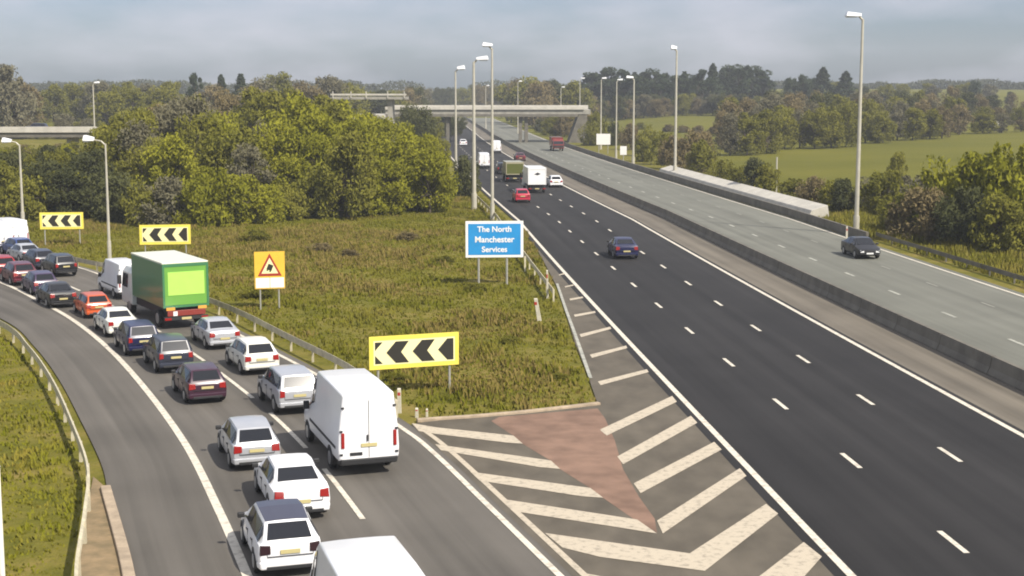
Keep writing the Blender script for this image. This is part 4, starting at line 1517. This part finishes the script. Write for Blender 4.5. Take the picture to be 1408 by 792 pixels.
# skyline trees far left
ft = 'skyline trees at the far left'
for px, ytop, Y, kd, lf, ws in ((12, 86, 330, 'tree', 'grey', .9), (-18, 92, 335, 'tree', 'olive', 1.0), (40, 112, 345, 'bare', 'brown', 1.1), (75, 114, 420, 'tree', 'olive', 1.3), (105, 111, 430, 'tree', 'olive', 1.3), (138, 109, 420, 'tree', 'grey', 1.3),
                                (170, 111, 425, 'tree', 'olive', 1.3), (205, 112, 420, 'bare', 'grey', 1.4), (238, 109, 410, 'tree', 'olive', 1.2), (272, 98, 400, 'tall', 'conifer', 1.0), (306, 101, 410, 'conifer', 'conifer', 1.3), (333, 100, 405, 'conifer', 'conifer', 1.6),
                                (365, 104, 395, 'tree', 'grey', 1.2), (385, 97, 400, 'tree', 'olive', 1.1), (415, 108, 410, 'bare', 'brown', 1.3), (452, 101, 400, 'tree', 'grey', 1.2), (478, 112, 430, 'tree', 'olive', 1.2), (500, 121, 470, 'tree', 'olive', 1.3), (520, 122, 470, 'tree', 'dark', 1.2), (545, 122, 480, 'tree', 'olive', 1.2), (290, 113, 380, 'bare', 'brown', 1.5), (350, 114, 370, 'bare', 'brown', 1.5), (430, 115, 360, 'bare', 'brown', 1.5), (222, 116, 380, 'tree', 'olive', 1.4), (180, 118, 370, 'tree', 'olive', 1.4), (150, 122, 360, 'tree', 'olive', 1.4)):
    x = X_at(px, Y)
    h = top_z(ytop, Y) - float(hgt(x, Y))
    h = max(h, 3)
    pos = {12: 'large grey green tree standing alone on the left skyline', 272: 'very dark upright tree breaking the left skyline', 306: 'small dark conifer, left one of two on the skyline', 333: 'small dark conifer, right one of two on the skyline'}.get(px)
    tree(kd, x, Y, h, ws * min(2.2, max(1, 9 / h)), lf, pos or (NAMES[lf] + ' skyline tree far above the thicket ' + where(px)), ft)
hd = 'hedge trees around the far left field'
for px, py in ((5, 166), (30, 160), (60, 152), (88, 148), (110, 160), (95, 170), (120, 150), (140, 158)):
    g = on_ground(px, py)
    Y = min(g.y, 330)
    x = X_at(px, Y)
    tree('tree' if px > 80 else 'bush', x, Y, random.uniform(3, 6), 1.2, random.choice(['olive', 'brown', 'grey']), 'hedge tree beside the green field at the far left', hd)

# beyond the bridge and along the horizon
fb = 'trees beyond the bridge'
for px in range(560, 800, 11):
    Y = random.uniform(470, 560)
    x = X_at(px, Y)
    yt = 104 if 700 < px < 765 else 116 if px < 640 else 112
    h = top_z(yt + random.uniform(-3, 6), Y) - float(hgt(x, Y))
    lf = random.choice(['grey', 'brown', 'dark', 'olive'])
    if abs(x - float(road_x(Y)) - 13) < 15: Y += 260; x = X_at(px, Y); h = max(5, top_z(yt + 3, Y) - float(hgt(x, Y)))
    tree('bare' if lf in ('brown', 'grey') else 'tree', x, Y, h, 1.2, lf, NAMES[lf] + (' tree on the horizon over the left half of the bridge' if px < 680 else ' tree on the horizon over the right half of the bridge'), fb)

for px, Y, yt, lf in ((752, 405, 162, 'olive'), (764, 395, 158, 'olive'), (776, 392, 156, 'brown'), (742, 430, 162, 'dark'), (756, 440, 158, 'dark'), (728, 520, 160, 'dark'), (740, 540, 156, 'dark'), (716, 580, 160, 'dark'), (770, 430, 154, 'dark'), (786, 400, 152, 'olive'),
                      (626, 400, 158, 'dark'), (612, 395, 156, 'dark'), (600, 392, 158, 'olive'), (588, 390, 158, 'dark'), (636, 470, 160, 'dark')):
    x = X_at(px, Y)
    tree('tree', x, Y, max(2.5, top_z(yt, Y)), 1.25, lf, NAMES[lf] + ' tree seen through the opening under the bridge', fb)

# bank right of the oncoming carriageway
rb_ = 'shrubs on the bank right of the oncoming carriageway'
for px, py, ytop, lf, ws in ((786, 186, 160, 'olive', .9), (800, 190, 150, 'brown', 1), (815, 194, 152, 'olive', .9), (806, 200, 165, 'olive', 1), (838, 200, 165, 'dark', .8), (790, 175, 150, 'grey', 1), (862, 206, 168, 'brown', 1), (885, 214, 170, 'olive', 1), (880, 222, 186, 'olive', .9), (905, 226, 178, 'olive', 1),
                             (918, 232, 184, 'brown', 1), (945, 236, 176, 'brown', 1), (956, 240, 190, 'olive', 1), (960, 230, 178, 'brown', .8), (985, 252, 218, 'olive', 1), (1008, 258, 226, 'olive', .9), (1030, 266, 214, 'dark', .9), (1046, 268, 222, 'olive', .8), (1085, 272, 244, 'olive', 1), (1110, 282, 240, 'brown', .9), (1140, 290, 246, 'olive', 1)):
    g = at(px, py)
    h = max(1.0, top_z(ytop, g.y) - float(hgt(g.x, g.y)))
    tree('bush', g.x + .8, g.y, h, ws * min(1.6, max(.8, 4.0 / h)), lf, NAMES[lf] + ' shrub on the right bank ' + ('by the bridge end' if px < 850 else 'around the second tallest lamp post' if px < 970 else 'behind the pale verge wall'), rb_, 'shrub')
# big shrubs at the right edge
for px, py, ytop, lf, ws, lab in ((1268, 330, 262, 'brown', .9, 'brown shrub left of the big yellow green bushes at the right'), (1300, 322, 222, 'yellowgreen', 1.0, 'big yellow green bush near the right edge, left one'), (1345, 330, 218, 'yellowgreen', 1.0, 'big yellow green bush near the right edge, middle one'),
                                  (1392, 336, 208, 'yellowgreen', 1.1, 'big yellow green bush cut by the right edge'), (1325, 338, 262, 'dark', .8, 'dark low bush under the big bushes at the right'), (1375, 345, 272, 'olive', .8, 'olive low bush under the big bushes at the right'), (1240, 318, 270, 'olive', .8, 'olive shrub right of the tallest lamp post'),
                                  (1215, 296, 238, 'olive', .9, 'olive bush between the tallest lamp post and the big bushes'), (1250, 290, 244, 'grey', 1.0, 'grey twiggy bush behind the brown shrub at the right'), (1195, 286, 246, 'grey', .8, 'grey twiggy bush just right of the tallest lamp post'), (1160, 292, 248, 'dark', .6, 'small dark bush just left of the tallest lamp post'), (1232, 262, 212, 'olive', .5, 'upright olive bush in the field near the right bushes')):
    g = on_ground(px, py)
    h = max(1.2, top_z(ytop, g.y) - g.z)
    tree('bush', g.x, g.y, h * 1.12, ws * 1.1 * min(1.3, 4.6 / h), lf, lab, 'bushes at the right edge', 'shrub')
for px in range(1420, 1560, 35):
    g = on_ground(px, 340)
    tree('bush', g.x, g.y, 6.5, .9, 'yellowgreen', 'yellow green bush just outside the right edge', 'bushes at the right edge', 'shrub')

# wood belt behind the right field
wb = 'trees of the wood behind the right field'
def belt_base(px):
    return 216 - (px - 975) * .085 if px > 975 else 216
for row, (dy, n) in enumerate(((0, 22), (-9, 22), (-18, 20), (-26, 18))):
    for i in range(n):
        px = 990 + (1500 - 990) * (i + random.uniform(.1, .9)) / n
        g = on_ground(px, belt_base(px) + dy + random.uniform(-2, 2))
        yt = (146, 136, 128, 120)[row] + random.uniform(-5, 7) + max(0, (px - 1330) * .18) + (10 if px < 1030 else 0)
        h = max(2.5, top_z(yt, g.y) - g.z)
        lf = random.choice(['brown', 'grey', 'olive', 'olive', 'olive'] if row < 2 else ['brown', 'olive', 'grey', 'dark'])
        tree('bare' if lf in ('brown', 'grey') else 'tree', g.x, g.y, h, random.uniform(.95, 1.25) * min(1.8, max(1, 8 / h)), lf, NAMES[lf] + ' tree in the ' + ('front' if row < 2 else 'back') + ' of the wood ' + ('left of' if px < 1170 else 'right of') + ' the tallest lamp post', wb)
# conifers along the right skyline
cg = 'conifers on the right skyline'
cl = [(812, 100), (822, 98), (836, 95), (848, 104), (858, 98), (872, 97), (884, 96), (897, 95), (908, 104), (918, 99), (940, 100), (952, 101), (965, 97), (979, 87), (992, 96), (1005, 91), (1014, 92), (1026, 93), (1038, 92), (1048, 98), (1130, 90), (1161, 97), (870, 106), (930, 107), (845, 112), (905, 112), (960, 110), (1000, 108), (1118, 104), (1104, 105), (1086, 106), (1338, 114)]
for px, yt in cl:
    Y = random.uniform(540, 600)
    x = X_at(px, Y)
    g = float(hgt(x, Y))
    h = top_z(yt - 5, Y) - g
    lab = {979: 'tallest slim conifer at the middle of the right conifer row', 1130: 'slim conifer standing apart left of the tallest lamp post', 1161: 'slim conifer touching the left side of the tallest lamp post', 1338: 'dark tree at the right end of the skyline'}.get(px)
    lab = lab or ('dark tree in the conifer row ' + ('left of' if px < 926 else 'right of') + ' the second tallest lamp post')
    tree('conifer' if px in (979, 1130, 1161) or (px not in (1118, 1104, 1086, 1338) and random.random() < .55) else 'tall' if px < 1080 else 'tree', x, Y, h * random.uniform(.88, 1.0), random.uniform(1.5, 2.4) if px not in (1118, 1104, 1086, 1338) else 1.0, 'conifer', lab, cg)
# trunks and understorey below the conifers
for i in range(26):
    px = 800 + 260 * (i + random.random()) / 26
    Y = random.uniform(505, 530)
    x = X_at(px, Y)
    h = top_z(random.uniform(126, 138), Y) - float(hgt(x, Y))
    lf = random.choice(['grey', 'dark', 'olive', 'brown'])
    tree('tree', x, Y, max(3, h), 1.3, lf, NAMES[lf] + ' tree under the conifer row beyond the upper field', 'trees under the conifer row')
for i in range(14):
    px = 1050 + 350 * (i + random.random()) / 14
    Y = random.uniform(560, 640)
    x = X_at(px, Y)
    h = top_z(random.uniform(111, 118) + max(0, (px - 1340) * .15), Y) - float(hgt(x, Y))
    lf = random.choice(['grey', 'dark', 'olive'])
    tree('tree', x, Y, max(3, h), 1.4, lf, NAMES[lf] + ' skyline tree behind the wood at the far right', 'skyline trees at the far right')
for px, py in ((880, 178), (920, 181), (960, 183), (1000, 184), (1020, 182), (940, 182), (982, 184)):
    g = on_ground(px, py)
    tree('bush', g.x, g.y, 2.2, 1.6, random.choice(['olive', 'brown']), 'low hedge shrub between the two right fields', 'hedge between the right fields', 'shrub')
g = on_ground(962, 190)
o = MB().box((-.9, -.6, 0), (.9, .6, 1.2)).poly([(-1, 1.2), (1, 1.2), (0, 1.7)], -.7, .7).build('field_shed', M['white'])
o.location = on_ground(1368, 174)
tag(o, 'tiny pale shed at the far edge of the right field', 'shed')

# a distant wood that closes the horizon
def far_wood():
    P = []
    for x in np.arange(-520, 620, 1.6):
        Y = 900 + 40 * math.sin(x * .01)
        if abs(x - float(road_x(Y)) - 13) < 16: continue
        hmax = max(3.0, top_z(115 + 3 * math.sin(x * .05) * math.sin(x * .013 + 1) + 2 * math.sin(x * .21) - 3 * random.random(), Y) - float(hgt(x, Y)))
        n = 110
        q_ = rng.uniform(size=(n, 3))
        P.append(np.stack([x + (q_[:, 0] - .5) * 4, Y + (q_[:, 1] - .5) * 24, float(hgt(x, Y)) + q_[:, 2] * hmax], -1))
    me = cloud_mesh('far_wood', leaf_cloud(np.concatenate(P), .8))
    o = link('far_wood', me, leaf_mat('far_wood_leaf', (.050, .056, .034), (.095, .098, .052), .1))
    tag(o, 'far wood along the horizon beyond the fields', 'wood', kind='stuff')
far_wood()

# ------------------------------------------------------------------ rough grass
def inside(poly, x, y):
    c = False
    n = len(poly)
    for i in range(n):
        x1, y1 = poly[i]
        x2, y2 = poly[(i + 1) % n]
        if (y1 > y) != (y2 > y) and x < (x2 - x1) * (y - y1) / (y2 - y1) + x1:
            c = not c
    return c

def grass(name, poly, n, hmin, hmax, m, label, patchy=False):
    xs = [p[0] for p in poly]
    ys = [p[1] for p in poly]
    V = []
    cnt = 0
    while cnt < n:
        x = random.uniform(min(xs), max(xs))
        y = random.uniform(min(ys), max(ys))
        if not inside(poly, x, y): continue
        if patchy and math.sin(x * .31 + 2.1 * math.sin(y * .13)) * math.sin(y * .23 + 1.7 * math.sin(x * .17)) < random.uniform(.0, .7) - (.35 if 88 < y < 130 and x > -26 else 0): continue
        cnt += 1
        z = float(hgt(x, y)) - .07
        h = random.uniform(hmin, hmax) * (1 + .6 * math.sin(x * .9) * math.sin(y * .6 + 1))
        for k in range(4):
            a = random.uniform(0, 6.28)
            w = random.uniform(.03, .06)
            lx, ly = math.cos(a) * h * random.uniform(.15, .7), math.sin(a) * h * random.uniform(.15, .7)
            ox, oy = random.uniform(-.18, .18), random.uniform(-.18, .18)
            ca, sa = math.cos(a + 1.57) * w, math.sin(a + 1.57) * w
            V += [(x + ox - ca, y + oy - sa, z), (x + ox + ca, y + oy + sa, z), (x + ox + lx + ca * .3, y + oy + ly + sa * .3, z + h), (x + ox + lx - ca * .3, y + oy + ly - sa * .3, z + h)]
    me = cloud_mesh(name, np.array(V))
    o = link(name, me, m)
    tag(o, label, 'grass', kind='stuff')

def grass_mat(name, stops, scale):
    m = leaf_mat(name, stops[0], stops[-1], .2, 1.6)
    for n in m.node_tree.nodes:
        if n.type == 'TEX_NOISE':
            n.inputs['Scale'].default_value = scale
            n.inputs['Detail'].default_value = 5
        if n.type == 'VALTORGB':
            e = n.color_ramp.elements
            e[0].position, e[1].position = .15, .95
            for i, c in enumerate(stops[1:-1]):
                q_ = e.new(.15 + .8 * (i + 1) / (len(stops) - 1))
                q_.color = (*c, 1)
    return m
isl = [at(*p) for p in [(573, 578), (700, 567), (818, 555), (802, 510), (786, 470), (774, 432), (760, 395), (742, 352), (722, 318)]]
isl += [road_pt(-1.2, y) for y in (135, 150, 165, 180)]
isl += [Vector((-16, 150, 0)), Vector((-30, 138, 0)), Vector((-52, 140, 0)), Vector((-62, 142, 0))]
isl += [p for p in offset(slipR, 1.6) if 54.5 < p.y < 132][::-1]
gm1 = grass_mat('rough_grass', [(.112, .118, .011), (.142, .140, .016), (.180, .160, .026), (.250, .200, .055)], .30)
grass('rough_grass', [(p.x, p.y) for p in isl], 30000, .07, .20, gm1, 'rough olive grass and weeds on the island between slip road and motorway')
lv = [Vector((p.x, p.y, 0)) for p in offset(rl, -.1)] 
lv = lv + [Vector((-60, 88, 0)), Vector((-60, 40, 0)), Vector((-22, 26, 0))]
gm3 = grass_mat('straw', [(.17, .135, .035), (.23, .175, .055), (.30, .235, .09)], .6)
grass('straw_tufts', [(p.x, p.y) for p in isl], 9500, .10, .32, gm3, 'patches of dry straw coloured grass on the island', patchy=True)
gm2 = grass_mat('verge_grass', [(.120, .130, .009), (.155, .160, .012), (.190, .176, .022), (.27, .205, .045)], .5)
grass('verge_grass', [(p.x, p.y) for p in lv], 24000, .06, .16, gm2, 'olive green grass of the verge left of the cream guard rail')
rv = [road_pt(28.4, y) for y in (84, 100, 120, 138)] + [road_pt(30.6, y) for y in (140, 175, 212)] + [road_pt(38, y) for y in (212, 175, 140, 110, 84)]
grass('bank_grass', [(p.x, p.y) for p in rv], 6000, .25, .6, gm1, 'rough grass on the bank right of the oncoming carriageway')

# ------------------------------------------------------------------ air
def haze():
    o = MB().box((-1150, -90, -1.3), (1150, 1700, 60)).build('haze', None)
    m = bpy.data.materials.new('haze_air')
    m.use_nodes = True
    n = m.node_tree
    n.nodes.remove(n.nodes['Principled BSDF'])
    v = n.nodes.new('ShaderNodeVolumePrincipled')
    v.inputs['Color'].default_value = (.90, .95, 1.0, 1)
    v.inputs['Density'].default_value = HAZE
    v.inputs['Anisotropy'].default_value = 0.0
    n.links.new(v.outputs[0], n.nodes['Material Output'].inputs['Volume'])
    o.data.materials.append(m)
    tag(o, 'pale air haze over the whole motorway', 'haze', kind='stuff')
haze()
